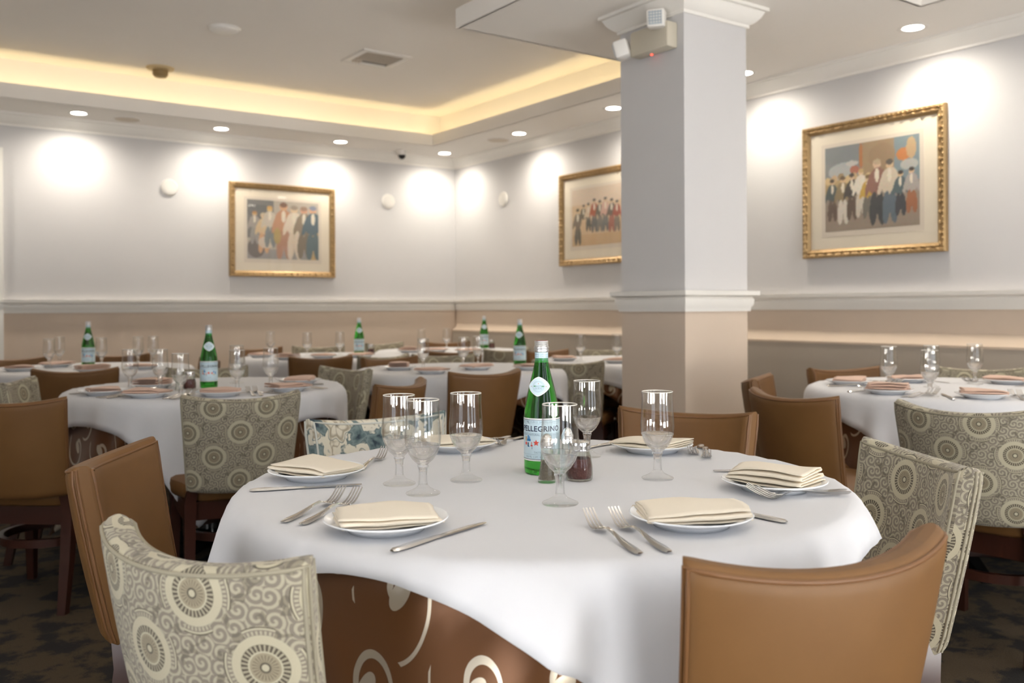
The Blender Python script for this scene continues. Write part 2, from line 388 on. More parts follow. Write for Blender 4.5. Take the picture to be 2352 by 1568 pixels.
# lower panel on the right wall with a sloping cream cap
struct('trim_4', MB().box(XW-.06, XW, YF, YW-.03, .265, .878), mPanel)
struct('trim_5', MB().loft([[(XW, y, .96), (XW-.010, y, .935), (XW-.03, y, .908), (XW-.064, y, .892), (XW-.064, y, .878), (XW, y, .878)] for y in (YF, YW-.03)]), plain('beige_cap', (.58, .47, .365), .7), smooth=60)
# door casing at the far left of the back wall
struct('trim_6', MB().box(.80, .922, YW-.035, YW, 0, 2.39), mTrim)
# column
CX0, CX1, CY0, CY1 = 3.316, 3.778, 3.172, 3.632
col = struct('column', MB().box(CX0, CX1, CY0, CY1, ZR0+.03, ZS), mWall)
MB().box(CX0, CX1, CY0, CY1, 0, ZR0+.03).obj('wainscot', mWain, col)
def ringmould(prof, z):
    S = []
    for cx, cy, sx, sy in ((CX0, CY0, -1, -1), (CX1, CY0, 1, -1), (CX1, CY1, 1, 1), (CX0, CY1, -1, 1), (CX0, CY0, -1, -1)):
        S.append([(cx+sx*d, cy+sy*d, z+h) for d, h in prof])
    return MB().loft(S, caps=False)
ringmould(crown, ZS).obj('column_crown', mTrim, col, 30)
ringmould(rail, ZR0).obj('column_rail', mTrim, col, 30)
ringmould([(0, 0), (.015, 0), (.015, .13), (0, .14)], 0).obj('column_base', mTrim, col, 30)
# ------------------------------------------------------------------ downlights and other ceiling fittings
def downlight():
    r = empty('downlight')
    MB().lathe([(.055, .0), (.075, -.004), (.082, -.002), (.084, .0)], 32).obj('trim_ring', mWhitePl, r)
    MB().lathe([(.0005, -.003), (.04, -.003), (.056, -.001)], 32).obj('lens', mLens, r)
    l = bpy.data.lights.new('downlight_lamp', 'SPOT'); l.energy = SPOT; l.color = (1, .92, .80); l.spot_size = math.radians(165); l.spot_blend = 1; l.shadow_soft_size = .05
    lo = bpy.data.objects.new('downlight_lamp', l); C.objects.link(lo); lo.parent = r; lo.location = (0, 0, -.03)
    return r
DL = [(1.42, 7.855, 'leftmost recessed ceiling light above the back wall'), (2.546, 7.855, 'recessed ceiling light above the picture on the back wall, left of it'),
      (3.66, 7.855, 'recessed ceiling light above the right edge of the back wall picture'), (4.79, 7.855, 'recessed ceiling light in the corner of the room'),
      (4.80, 6.594, 'recessed ceiling light left of the half hidden picture'), (4.80, 5.341, 'recessed ceiling light touching the left edge of the column'),
      (4.80, 4.05, 'recessed ceiling light touching the right edge of the column'), (4.80, 2.849, 'rightmost recessed ceiling light, above the large right wall picture')]
d0 = None
for x, y, lb in DL + [(4.80, 1.6, ''), (4.80, .35, ''), (.3, 7.855, '')]:
    if d0 is None: d0 = downlight(); d = d0; d.location = (x, y, ZS)
    else: d = dup(d0, loc=(x, y, ZS))
    tag(d, lb or 'recessed ceiling light outside the picture frame', 'ceiling light', 'recessed downlights in the soffit')
for i, (x, y) in enumerate([(0, 1.2), (0, 3.2), (1.9, .7), (-1.1, 2.2), (-1.1, 4.4), (0, -1), (2.2, -1.0)]):  # unseen lights, added overhead to brighten tables and room
    d = dup(d0, loc=(x, y, ZC)); tag(d, 'added recessed light of the raised ceiling overhead, outside the picture', 'ceiling light', 'added lights of the raised ceiling')
    for ch in d.children:
        if ch.type == 'LIGHT': ch.data = ch.data.copy(); ch.data.energy = HIGH
def speaker_disc(loc, lb):
    r = empty('ceiling_speaker', loc); MB().lathe([(.0005, -.002), (.075, -.003), (.095, -.006), (.10, 0)], 32).obj('grille', mMat2, r)
    MB().lathe([(.09, -.003), (.10, -.008), (.105, 0)], 32).obj('rim', mWhitePl, r); tag(r, lb, 'speaker', 'flat round soffit speakers')
speaker_disc((1.784, 7.868, ZS), 'flat round speaker in the soffit above the back wall')
speaker_disc((4.819, 6.944, ZS), 'flat round speaker in the soffit above the right wall')
r = empty('smoke_detector', (1.92, 7.38, ZC)); MB().lathe([(.0005, -.03), (.10, -.012), (.105, 0)], 32).obj('base', plain('detector_cream', (.62, .48, .26), .5), r)
MB().lathe([(.0005, -.075), (.045, -.072), (.058, -.055), (.058, -.02)], 24).obj('sensor_dome', plain('detector_tan', (.30, .20, .08), .5), r); tag(r, 'tan smoke detector on the raised ceiling', 'smoke detector')
mDisc = plain('bright_white_plastic', (.92, .90, .86), .5)
r = empty('ceiling_disc', (2.0, 6.10, ZC)); MB().lathe([(.0005, -.020), (.085, -.020), (.10, -.010), (.105, 0)], 32).obj('cover', mDisc, r)
MB().lathe([(.088, -.010), (.10, -.014), (.11, 0)], 32).obj('rim', mWhitePl, r); tag(r, 'round white unlit cover on the raised ceiling', 'ceiling light')
r = empty('air_vent', (3.18, 6.19, ZC))
m = MB()
for a in ((-.20, .20, -.20, -.15), (-.20, .20, .15, .20), (-.20, -.15, -.15, .15), (.15, .20, -.15, .15)): m.box(*a, -.012, 0)
m.obj('frame', mWhitePl, r, bevel=.003)
MB().box(-.15, .15, -.15, .15, -.001, 0).obj('backing', mGreyPl, r)
for i in range(9):
    y = -.14 + i*.024
    MB().box(-.148, .148, -.009, .009, -.0012, .0012, Matrix.Translation((0, y, -.009)) @ Matrix.Rotation(.7, 4, 'X')).obj('slat', mMat2, r)
for i in range(3):
    MB().box(-.009, .009, -.035, .035, -.0012, .0012, Matrix.Translation((-.13+.024*i, .112, -.009)) @ Matrix.Rotation(.7, 4, 'Y')).obj('slat', mMat2, r)
tag(r, 'square white air vent with slats on the raised ceiling', 'air vent')
r = empty('security_camera', (4.342, 7.92, ZS)); MB().lathe([(.0005, -.05), (.04, -.05), (.05, -.03), (.052, 0)], 24).obj('housing', mWhitePl, r)
MB().lathe([(.0005, -.095), (.022, -.088), (.034, -.070), (.037, -.05)], 24).obj('dome', mBlack, r); tag(r, 'small dome security camera with black lens near the corner', 'camera')
def wall_disc(loc, rot, lb):
    r = empty('wall_disc', loc); r.rotation_euler = rot
    MB().lathe([(.0005, .022), (.05, .021), (.052, .016), (.062, .018), (.07, .010), (.072, 0)], 32).obj('cover', mWhitePl, r); tag(r, lb, 'wall disc', 'round white wall covers')
wall_disc((2.191, YW, 2.173), (PI/2, 0, 0), 'round white wall cover left of the back wall picture')
wall_disc((4.312, YW, 2.187), (PI/2, 0, 0), 'round white wall cover right of the back wall picture')
wall_disc((XW, 7.266, 2.172), (0, -PI/2, 0), 'round white wall cover on the right wall near the corner')
# emergency light on the column
r = empty('emergency_light', (CX0, 3.345, 2.458))
MB().box(-.075, 0, -.135, .135, -.055, .075).obj('housing', mBeigePl, r, bevel=.012)
mGrid = plain('lamp_grid_grey', (.45, .50, .53), .4)
def lamp_head(y, z, rz, ry):
    T = Matrix.Translation((-.085, y, z)) @ Matrix.Rotation(rz, 4, 'Z') @ Matrix.Rotation(ry, 4, 'Y')
    h = MB().box(-.055, .02, -.045, .045, -.045, .045, T).obj('lamp_head', mWhitePl, r, bevel=.012)
    g = MB()
    for i in range(5): g.box(-.0585, -.055, -.033, .033, -.032+.014*i, -.026+.014*i, T)
    for i in range(5): g.box(-.0585, -.055, -.032+.014*i, -.027+.014*i, -.033, .033, T)
    g.obj('lens_grid', mGrid, h); return h
lamp_head(-.075, .085, .62, -.05)
lamp_head(.155, -.005, -.95, -.25)
MB().lathe([(.0005, -.006), (.005, -.004), (.006, 0)], 12, m=Matrix.Translation((-.03, .02, -.0555))).obj('indicator', mLED, r)
tag(r, 'beige twin head emergency light with red indicator on the column', 'emergency light')
# ------------------------------------------------------------------ pictures
def paint(figs, bg, n=110, mrows=90, seed=1):
    rs = np.random.RandomState(seed)
    U, V = np.meshgrid(np.linspace(0, 1, n), np.linspace(0, 1, mrows)); A = np.zeros((mrows, n, 3))
    for x0, x1, y0, y1, c in bg:
        k = (U >= x0) & (U <= x1) & (V >= y0) & (V <= y1); A[k] = srgb(*c)
    def ell(cx, cy, rx, ry, c, rot=0):
        ca, sa = math.cos(rot), math.sin(rot); dx, dy = U-cx, V-cy
        k = ((dx*ca+dy*sa)/rx)**2 + ((-dx*sa+dy*ca)/ry)**2 < 1; A[k] = srgb(*c)
    for g in figs:
        if g[0] == 'e': ell(*g[1:])
        else:
            _, x, h, tor, leg, skin, hair, base = g   # a standing figure: x, head top height, colours, foot height
            H = h-base; ell(x, base+H*.93, H*.055, H*.075, skin); ell(x, base+H*.965, H*.055, H*.045, hair)
            ell(x, base+H*.67, H*.13, H*.21, tor, rs.uniform(-.15, .15)); ell(x-H*.12, base+H*.62, H*.035, H*.17, tor, -.25); ell(x+H*.12, base+H*.62, H*.035, H*.17, tor, .25)
            ell(x, base+H*.76, H*.03, H*.11, (225, 215, 195))
            ell(x-H*.05, base+H*.25, H*.055, H*.26, leg, -.05); ell(x+H*.055, base+H*.25, H*.055, H*.26, leg, .06)
    A *= 1+rs.uniform(-.07, .07, A.shape)
    return A
def picture(loc, rz, W, H, art, lb, bead=True):
    r = empty('framed_picture', loc, rz)          # local x right, y out of the wall towards the room = -y
    fw = .055; prof = [(0, 0), (0, -.030), (.006, -.038), (.018, -.036), (.026, -.028), (.036, -.030), (.046, -.022), (fw, -.016), (fw, 0)]
    S = []
    for cx, cz, sx, sz in ((-W/2, 0, 1, 1), (W/2, 0, -1, 1), (W/2, H, -1, -1), (-W/2, H, 1, -1), (-W/2, 0, 1, 1)):
        S.append([(cx+sx*d, y, cz+sz*d) for d, y in prof])
    fr = MB().loft(S, caps=False).obj('frame', mGold, r, 30)
    bd = MB(); st = .03
    def blob(x, z, a, c):
        bd.lathe([(.0008, 1), (.6, .75), (.95, .3), (1, 0)], 7, m=Matrix.Translation((x, -.030, z)) @ Matrix.Rotation(PI/2, 4, 'X') @ Matrix.Diagonal((a, c, .012, 1)))
    nx, nz = int(W/st), int(H/st)
    for i in range(nx):
        x = -W/2+(i+.5)*W/nx
        for z in (.013, H-.013): blob(x, z, .012, .010)
        if i % 2:
            for z in (.033, H-.033): blob(x, z, .016, .008)
    for i in range(nz):
        z = (i+.5)*H/nz
        for x in (-W/2+.013, W/2-.013): blob(x, z, .010, .012)
        if i % 2:
            for x in (-W/2+.033, W/2-.033): blob(x, z, .008, .016)
    tag(bd.obj('carved_leaf_beads', mGold, fr, 60), kind='stuff')
    MB().box(-W/2+.045, W/2-.045, -.012, -.006, .045, H-.045).obj('mat', mMat, r)
    ax0, ax1, az0, az1 = -W/2+.165, W/2-.165, .165, H-.150
    MB().box(ax0-.028, ax1+.028, -.0135, -.012, az0-.035, az1+.024).obj('inner_mat', mMat2, r)
    nr, nc = art.shape[:2]; g = MB(); 
    g.v = [(ax0+(ax1-ax0)*j/(nc-1), -.0145, az0+(az1-az0)*i/(nr-1)) for i in range(nr) for j in range(nc)]
    g.f = [(i*nc+j, i*nc+j+1, (i+1)*nc+j+1, (i+1)*nc+j) for i in range(nr-1) for j in range(nc-1)]
    me = g.mesh('print', mArt, 0); ca = me.color_attributes.new('paint', 'FLOAT_COLOR', 'POINT')
    ca.data.foreach_set('color', np.concatenate([art.reshape(-1, 3), np.ones((nr*nc, 1))], 1).ravel().astype(np.float32))
    link(bpy.data.objects.new('print', me), r)
    MB().add([(-W/2+.05, -.019, .05), (W/2-.05, -.019, .05), (W/2-.05, -.019, H-.05), (-W/2+.05, -.019, H-.05)], [(0, 1, 2, 3)]).obj('glass_pane', mPane, r, 0)
    tag(r, lb, 'picture', 'gilt framed prints'); return r
artR = paint([('e', .2, .70, .16, .10, (168, 172, 172)), ('e', .30, .78, .07, .03, (190, 186, 180)), ('e', .40, .85, .02, .16, (176, 112, 60)), ('e', .33, .70, .05, .05, (170, 100, 80)),
     ('e', .62, .82, .14, .14, (152, 126, 96)), ('e', .84, .80, .07, .07, (196, 122, 60)), ('e', .92, .86, .05, .12, (190, 160, 120)), ('e', .90, .68, .09, .06, (178, 178, 172))] +
    [('e', .03+.075*i, .60+.02*(i % 3), .036, .045, [(206, 178, 130), (190, 160, 120), (150, 128, 92)][i % 3]) for i in range(9)] +
    [('f', .08, .62, (70, 84, 84), (96, 78, 66), (205, 170, 130), (60, 48, 40), .12), ('f', .20, .64, (140, 122, 88), (214, 204, 190), (205, 170, 130), (90, 70, 50), .08),
     ('f', .30, .66, (60, 56, 54), (92, 74, 62), (210, 178, 140), (60, 50, 44), .12), ('f', .40, .70, (224, 216, 200), (206, 196, 180), (215, 186, 150), (190, 160, 110), .14),
     ('f', .47, .62, (196, 158, 62), (110, 106, 96), (215, 186, 150), (120, 96, 60), .12), ('f', .57, .78, (140, 96, 84), (52, 58, 62), (210, 180, 150), (180, 160, 130), .04),
     ('f', .70, .76, (206, 192, 170), (88, 104, 116), (210, 178, 140), (80, 74, 66), .05), ('f', .81, .62, (74, 96, 100), (52, 58, 66), (210, 178, 140), (40, 36, 34), .12),
     ('f', .92, .64, (168, 160, 154), (158, 98, 62), (210, 178, 140), (40, 36, 34), .14)],
    [(0, 1, 0, 1, (150, 136, 122)), (0, .42, .55, 1, (126, 132, 134)), (.42, .75, .5, 1, (158, 134, 102)), (.75, 1, .5, 1, (122, 140, 146)), (0, 1, .0, .22, (150, 134, 118)), (0, .5, .40, .62, (176, 150, 104))])
artL = paint([('e', .18, .80, .18, .12, (96, 98, 98)), ('e', .12, .18, .12, .16, (104, 96, 92)), ('f', .10, .80, (158, 150, 142), (150, 146, 140), (206, 170, 120), (170, 120, 60), .25), ('f', .22, .78, (206, 180, 140), (206, 160, 120), (214, 186, 150), (200, 180, 150), .1),
     ('e', .26, .28, .11, .10, (206, 190, 172)), ('f', .31, .90, (196, 186, 168), (120, 128, 130), (214, 180, 120), (206, 160, 90), .2), ('f', .50, .97, (190, 140, 106), (176, 132, 108), (208, 160, 120), (120, 84, 64), .0),
     ('e', .41, .40, .05, .14, (176, 152, 96)), ('f', .65, .93, (220, 206, 186), (214, 198, 178), (214, 186, 150), (150, 136, 120), .0), ('f', .79, .92, (140, 124, 104), (120, 108, 90), (206, 150, 120), (150, 120, 100), .02),
     ('f', .92, .94, (74, 98, 110), (82, 104, 110), (210, 160, 120), (120, 130, 150), .0)],
    [(0, 1, 0, 1, (176, 166, 152)), (0, .36, .35, 1, (112, 112, 110)), (0, 1, 0, .16, (150, 146, 142)), (.84, 1, 0, .5, (190, 160, 110))], seed=2)
artM = paint([('f', .12+.0*i, .66, (120, 108, 92), (96, 92, 80), (206, 176, 140), (80, 76, 70), .02) for i in range(1)] + [('f', .24, .72, (96, 88, 72), (206, 176, 140), (206, 176, 140), (90, 84, 80), .22), ('f', .34, .74, (206, 186, 160), (88, 88, 82), (206, 176, 140), (80, 80, 78), .25),
     ('f', .46, .80, (170, 90, 62), (96, 96, 96), (206, 176, 140), (90, 84, 80), .22), ('f', .57, .76, (110, 104, 92), (120, 116, 110), (206, 176, 140), (80, 76, 70), .22), ('f', .68, .80, (206, 166, 150), (110, 110, 108), (206, 176, 140), (96, 92, 86), .22), ('f', .80, .76, (110, 100, 90), (160, 96, 80), (206, 176, 140), (70, 66, 62), .2), ('f', .90, .72, (160, 84, 70), (120, 110, 100), (206, 176, 140), (90, 84, 80), .2)],
    [(0, 1, 0, 1, (206, 178, 144)), (0, 1, .72, 1, (210, 190, 168)), (0, 1, 0, .2, (200, 168, 128))], seed=3)
picture((3.214, YW-.004, 1.413), 0, 1.02, .853, artL, 'gilt framed print of standing figures on the back wall')
picture((XW-.004, 3.302, 1.430), -PI/2, .975, .853, artR, 'gilt framed print of a crowd on the right wall, right of the column')
picture((XW-.004, 5.877, 1.482), -PI/2, .975, .805, artM, 'gilt framed print partly hidden by the left side of the column')
# ------------------------------------------------------------------ chairs
CH, SAG = .43, .065
RB = (CH*CH/4 + SAG*SAG)/(2*SAG); TH0 = math.asin(CH/2/RB)
def back_pt(s, t, off):
    """point on the curved backrest: s -1..1 across, t 0..1 up, off from the mid surface (+ = front)"""
    th = s*TH0; wd = .87+.13*t
    ztop = .782+.022*s*s; zb = .43-.008*(1-s*s)
    x = (RB-off)*math.sin(th)*wd; y = -((RB-off)*math.cos(th)-RB*math.cos(TH0))*1.0
    y += (1-t)**1.2*.055 + .012*(1-t)
    return Vector((x, y, zb+(ztop-zb)*t))
def backrest_mesh(mat, ht=.027, rr=.022):
    nu, nv = 26, 22; m = MB(); uvs = []
    def ease(k, n, L):     # cluster samples near both edges
        q = k/n; return .5-.5*math.cos(PI*q) if True else q
    S = [-1+2*ease(i, nu, 1) for i in range(nu+1)]; T = [ease(j, nv, 1) for j in range(nv+1)]
    Wd, Hh = RB*TH0*2, .34
    def half(s, t):
        e = min((1-abs(s))*Wd/2, t*Hh, (1-t)*Hh); e1 = (1-abs(s))*Wd/2; e2 = min(t, 1-t)*Hh
        g = lambda e: math.sqrt(max(0, 1-(1-min(e/rr, 1))**2))
        return ht*(.35+.65*g(e1))*(.30+.70*g(e2)) + .006*math.cos(s*PI/2)*math.sin(t*PI)
    idx = {}
    for side in (1, -1):
        for j, t in enumerate(T):
            for i, s in enumerate(S):
                idx[side, i, j] = len(m.v); p = back_pt(s, t, side*half(s, t)); m.v.append(tuple(p)); uvs.append((RB*s*TH0+.11, p.z+.013*side))
    for side in (1, -1):
        for j in range(nv):
            for i in range(nu):
                q = [idx[side, i, j], idx[side, i+1, j], idx[side, i+1, j+1], idx[side, i, j+1]]
                m.f.append(tuple(q if side > 0 else q[::-1]))
    def strip(keys):
        run = 0
        for a, b in zip(keys[:-1], keys[1:]):
            n = len(m.v); pa, pb = Vector(m.v[idx[1, a[0], a[1]]]), Vector(m.v[idx[1, b[0], b[1]]]); ln = (pb-pa).length
            for kk, sd, rr_ in ((a, 1, run), (b, 1, run+ln), (b, -1, run+ln), (a, -1, run)):
                m.v.append(m.v[idx[sd, kk[0], kk[1]]]); uvs.append((.06+sd*half(S[kk[0]], T[kk[1]]), rr_))
            m.f.append((n, n+1, n+2, n+3)); run += ln
    loop = [(i, 0) for i in range(nu)] + [(nu, j) for j in range(nv)] + [(i, nv) for i in range(nu, 0, -1)] + [(0, j) for j in range(nv, 0, -1)] + [(0, 0)]
    strip(loop); m.uv = uvs
    return m.mesh('backrest', mat, 70), half
def piping_mesh(mat, half, side, inset=.985, r=.0032):
    pts = []
    for k in range(13): pts.append((-inset, .02+.955*k/12))
    for k in range(1, 25): pts.append((-inset+2*inset*k/24, .975))
    for k in range(1, 13): pts.append((inset, .975-.955*k/12))
    P = [back_pt(s, t, side*(half(s, t)+.0005)) for s, t in pts]
    return MB().tube(P, r, 6).mesh('piping', mat, 60)
mStitchJ = plain('jacquard_piping', srgb(150, 142, 122), .8); mStitchF = plain('floral_piping', srgb(200, 200, 190), .8); mStitchL = plain('leather_piping', (.17, .075, .024), .45)
def chair(kind):
    mat = {'leather': mLeather, 'jacquard': mJac, 'floral': mFloral}[kind]; pm = {'leather': mStitchL, 'jacquard': mStitchJ, 'floral': mStitchF}[kind]
    root = empty('dining_chair')
    me, half = backrest_mesh(mat)
    bo = link(bpy.data.objects.new('backrest', me), root)
    for sd, ins in ((-1, .972), (-1, .995), (1, .985)): link(bpy.data.objects.new('piping', piping_mesh(pm, half, sd, ins)), bo)
    # seat cushion: rounded, wider in front
    sec = []
    for k, (ins, z) in enumerate([(.012, .385), (.0, .395), (-.004, .425), (.0, .448), (.02, .458), (.07, .462)]):
        ring = []
        for i in range(40):
            a = 2*PI*i/40; c, s_ = math.cos(a), math.sin(a); e = .45
            x = math.copysign(abs(c)**e, c); y = math.copysign(abs(s_)**e, s_)
            wx = (.225 if y > 0 else .20) - ins; ring.append((x*wx, .255+y*(.205-ins), z))
        sec.append(ring)
    st = MB().loft(sec).obj('seat', mLeather, root, 50)
    f = MB()
    for a in ((-.19, .19, .07, .09), (-.20, .20, .42, .44), (-.20, -.18, .07, .44), (.18, .20, .07, .44)): f.box(*a, .315, .386)
    f.obj('seat_frame', mWood, root)
    for sx in (-1, 1):
        def sq(x, y, z, a): return [(x-a, y-a, z), (x+a, y-a, z), (x+a, y+a, z), (x-a, y+a, z)]
        MB().loft([sq(sx*.195, .435, .0, .014), sq(sx*.195, .43, .2, .018), sq(sx*.192, .425, .386, .021)]).obj('leg', mWood, root)
        MB().loft([sq(sx*.19, .01, .0, .015), sq(sx*.185, .05, .2, .019), sq(sx*.18, .075, .386, .021), sq(sx*.165, .055, .47, .016)]).obj('leg', mWood, root)
    P = [(.175*math.cos(2*PI*i/36), .245+.175*math.sin(2*PI*i/36), .24) for i in range(36)]
    rg = MB()
    S = [[(x*1.05, .245+(y-.245)*1.05, .225), (x*1.05, .245+(y-.245)*1.05, .255), (x*.93, .245+(y-.245)*.93, .255), (x*.93, .245+(y-.245)*.93, .225)] for x, y, z in P]; S.append(S[0])
    rg.loft(S, caps=False).obj('foot_ring', mWood, root)
    return root
proto = {}
CHAIRS = [  # kind, x, y, facing degrees, label
 ('leather', .481, 2.192, -32, 'tan leather chair at the left side of the nearest table'),
 ('jacquard', .398, 1.305, 20, 'medallion fabric chair in the lower left corner, seen from behind'),
 ('leather', 1.057, .772, 78, 'tan leather chair at the bottom right, seen from behind'),
 ('jacquard', 1.868, 1.118, 150, 'medallion fabric chair at the right side of the nearest table, front showing'),
 ('leather', 2.085, 1.998, 208, 'tan leather chair in front of the column, facing the camera'),
 ('floral', 1.262, 2.450, -97, 'blue and white floral fabric chair behind the nearest table'),
 ('jacquard', 1.187, 3.440, 81, 'medallion fabric chair at the near side of the left table, seen from behind'),
 ('leather', .455, 3.815, 50, 'tan leather chair cut by the left picture edge, foot ring showing'),
 ('jacquard', .600, 4.74, -25, 'medallion fabric chair at the left side of the left table'),
 ('jacquard', 2.136, 4.560, 192, 'medallion fabric chair at the right side of the left table'),
 ('leather', 1.930, 3.560, 124, 'tan leather chair between the left table and the central table, seen from behind'),
 ('jacquard', 1.58, 5.13, -100, 'medallion fabric chair at the far side of the left table, behind the bottle'),
 ('leather', 0.969, 5.478, 70, 'dark looking leather chair in front of the far left table, seen from behind'),
 ('leather', .88, 6.99, -70, 'tan leather chair at the far left end of the far left table'),
 ('leather', 1.518, 7.03, -105, 'tan leather chair on the wall side of the far left table'),
 ('leather', 1.87, 6.11, 170, 'tan leather chair at the right end of the far left table'),
 ('leather', 2.547, 5.80, 82, 'dark looking leather chair in front of the far middle table, seen from behind'),
 ('jacquard', 2.945, 5.66, 100, 'medallion fabric chair at the near right of the far middle table, seen from behind'),
 ('leather', 2.71, 7.40, -80, 'tan leather chair on the wall side of the far middle table'),
 ('jacquard', 3.21, 7.35, -110, 'medallion fabric chair on the wall side of the far middle table'),
 ('leather', 2.602, 3.892, 90, 'large dark leather chair in front of the central table, seen from behind'),
 ('leather', 2.84, 5.345, -85, 'tan leather chair at the far left of the central table, facing the camera'),
 ('jacquard', 3.30, 5.44, -115, 'medallion fabric chair at the far side of the central table'),
 ('jacquard', 3.48, 4.29, 40, 'medallion fabric chair between the central table and the column table'),
 ('leather', 4.20, 5.42, -85, 'tan leather chair at the far left of the table behind the column'),
 ('jacquard', 4.72, 5.36, -120, 'medallion fabric chair at the far side of the table behind the column'),
 ('leather', 3.98, 3.90, 70, 'tan leather chair mostly hidden behind the column'),
 ('leather', 3.675, 5.92, 60, 'dark looking leather chair in front of the far corner table'),
 ('jacquard', 4.15, 5.89, 90, 'medallion fabric chair in front of the far corner table, beside a bottle'),
 ('jacquard', 3.98, 7.60, -80, 'medallion fabric chair behind the far corner table'),
 ('leather', 4.55, 7.44, -120, 'tan leather chair behind the far corner table, nearest the corner'),
 ('leather', 2.836, 2.162, -8, 'tan leather chair at the near left of the right table, seen from behind'),
 ('leather', 3.342, 2.720, -60, 'tan leather chair beside the column, turned to the right table'),
 ('leather', 4.17, 2.86, 252, 'tan leather chair at the far side of the right table, facing the camera'),
 ('jacquard', 4.72, 2.45, 205, 'medallion fabric chair at the far right of the right table'),
 ('jacquard', 2.885, 1.545, 5, 'medallion fabric chair at the near side of the right table, seen from behind'),
]
for k, x, y, a, lb in CHAIRS:
    rz = math.radians(a-90)
    if k not in proto: proto[k] = chair(k); o = proto[k]; o.location = (x, y, 0); o.rotation_euler = (0, 0, rz)
    else: o = dup(proto[k], loc=(x, y, 0), rz=rz)
    tag(o, lb, 'chair', 'upholstered dining chairs')
# ------------------------------------------------------------------ tables and cloths
RT, ZT = .63, .755
def drape(half, R, top, rc, n=61, steps=170, iters=7, seed=0, ox=0, oy=0, rmax=9):
    rs = np.random.RandomState(seed)
    g = np.linspace(-half, half, n); X, Y = np.meshgrid(g+ox, g+oy, indexing='ij'); h = g[1]-g[0]
    P = np.stack([X, Y, np.full_like(X, top)], -1); rad = np.hypot(X, Y)
    P[..., 2] += np.where(rad > R, rs.uniform(-.012, .012, X.shape), 0)
    rest0 = P.copy(); fixed = rad < R*.985; wt = np.where(fixed, 0., 1.); V = np.zeros_like(P); dt = 1/50
    def con(Q, sa, sb, L, k, both=True):
        A = Q[sa]; B = Q[sb]; wa = wt[sa]; wb = wt[sb]; d = B-A; l = np.sqrt((d*d).sum(-1))+1e-9; c = (l-L)/l
        if not both: c = np.minimum(c, 0)
        ws = wa+wb+1e-9; A += d*(c*k*wa/ws)[..., None]; B -= d*(c*k*wb/ws)[..., None]
    S = slice
    def pairs(st):
        out = []
        for s0 in range(st):
            a = [i for i in range(n-st) if (i//st) % 2 == 0 and i % st == s0]; b_ = [i for i in range(n-st) if (i//st) % 2 == 1 and i % st == s0]
            for q in (a, b_):
                if q: out.append((S(q[0], q[-1]+1, 2*st), S(q[0]+st, q[-1]+st+1, 2*st)))
        return out
    p1, p2 = pairs(1), pairs(2)
    for step in range(steps):
        V[..., 2] -= 9.8*dt; V *= .965; V[fixed] = 0; Q = P+V*dt
        for it in range(iters):
            for a, b_ in p1:
                con(Q, (a, S(None)), (b_, S(None)), h, 1); con(Q, (S(None), a), (S(None), b_), h, 1)
                con(Q, (a, S(0, n-1)), (b_, S(1, n)), h*1.41421, .3); con(Q, (a, S(1, n)), (b_, S(0, n-1)), h*1.41421, .3)
            for a, b_ in p2:
                con(Q, (a, S(None)), (b_, S(None)), 2*h, .35, False); con(Q, (S(None), a), (S(None), b_), 2*h, .35, False)
            r = np.hypot(Q[..., 0], Q[..., 1])+1e-9
            k = (r < R) & (Q[..., 2] < top) & (Q[..., 2] > top-.02); Q[k, 2] = top
            k = (r < rc) & (Q[..., 2] <= top-.012); f = np.where(k, rc/r, 1); Q[..., 0] *= f; Q[..., 1] *= f
            Q[..., 2] = np.maximum(Q[..., 2], .01); Q[fixed] = rest0[fixed]
        V = (Q-P)/dt; P = Q
    r = np.hypot(P[..., 0], P[..., 1]); over = np.maximum(r-rmax, 0)*np.clip((P[..., 2]-.36)/.10, 0, 1); f = (r-over*.95)/(r+1e-9)
    P[..., 0] *= f; P[..., 1] *= f
    mv = rad > R*.93
    for _ in range(3):
        A = P.copy(); A[1:-1, 1:-1] = (P[:-2, 1:-1]+P[2:, 1:-1]+P[1:-1, :-2]+P[1:-1, 2:])/4
        A[0, 1:-1] = (P[0, :-2]+P[0, 2:])/2; A[-1, 1:-1] = (P[-1, :-2]+P[-1, 2:])/2; A[1:-1, 0] = (P[:-2, 0]+P[2:, 0])/2; A[1:-1, -1] = (P[:-2, -1]+P[2:, -1])/2
        A[..., 2] = np.where(np.hypot(P[..., 0], P[..., 1]) < R*.98, np.maximum(A[..., 2], top-.001), A[..., 2])
        P[mv] = (P[mv]+A[mv])/2
    return P
def cloth_mesh(P, name, mat, half, thick=.0012):
    n = P.shape[0]; m = MB(); m.v = [tuple(p) for p in P.reshape(-1, 3)]
    m.f = [(i*n+j, (i+1)*n+j, (i+1)*n+j+1, i*n+j+1) for i in range(n-1) for j in range(n-1)]
    g = np.linspace(-half, half, n); m.uv = [(g[i], g[j]) for i in range(n) for j in range(n)]
    return m.mesh(name, mat, 180)
HW = .735
def add_folds(P, top, ridges, rmin=0, rcap=9):
    x, y = P[..., 0], P[..., 1]; r = np.hypot(x, y); ph = np.degrees(np.arctan2(y, x)); drop = np.maximum(top-P[..., 2]-.015, 0); add = np.zeros_like(r)
    for p0, slant, wl, wr, amp in ridges:
        d = (ph-p0-slant*drop+180) % 360-180; add += amp*np.where(d < 0, np.exp(-(d/wl)**2), np.exp(-(d/wr)**2))*drop
    rn = np.where(drop > .02, np.maximum(r+add, np.minimum(r, rmin)), r+add)
    hi = np.clip((P[..., 2]-.34)/.08, 0, 1); rn = np.minimum(rn, rcap)*hi + rn*(1-hi)
    f = rn/(r+1e-9); P[..., 0] *= f; P[..., 1] *= f; return P
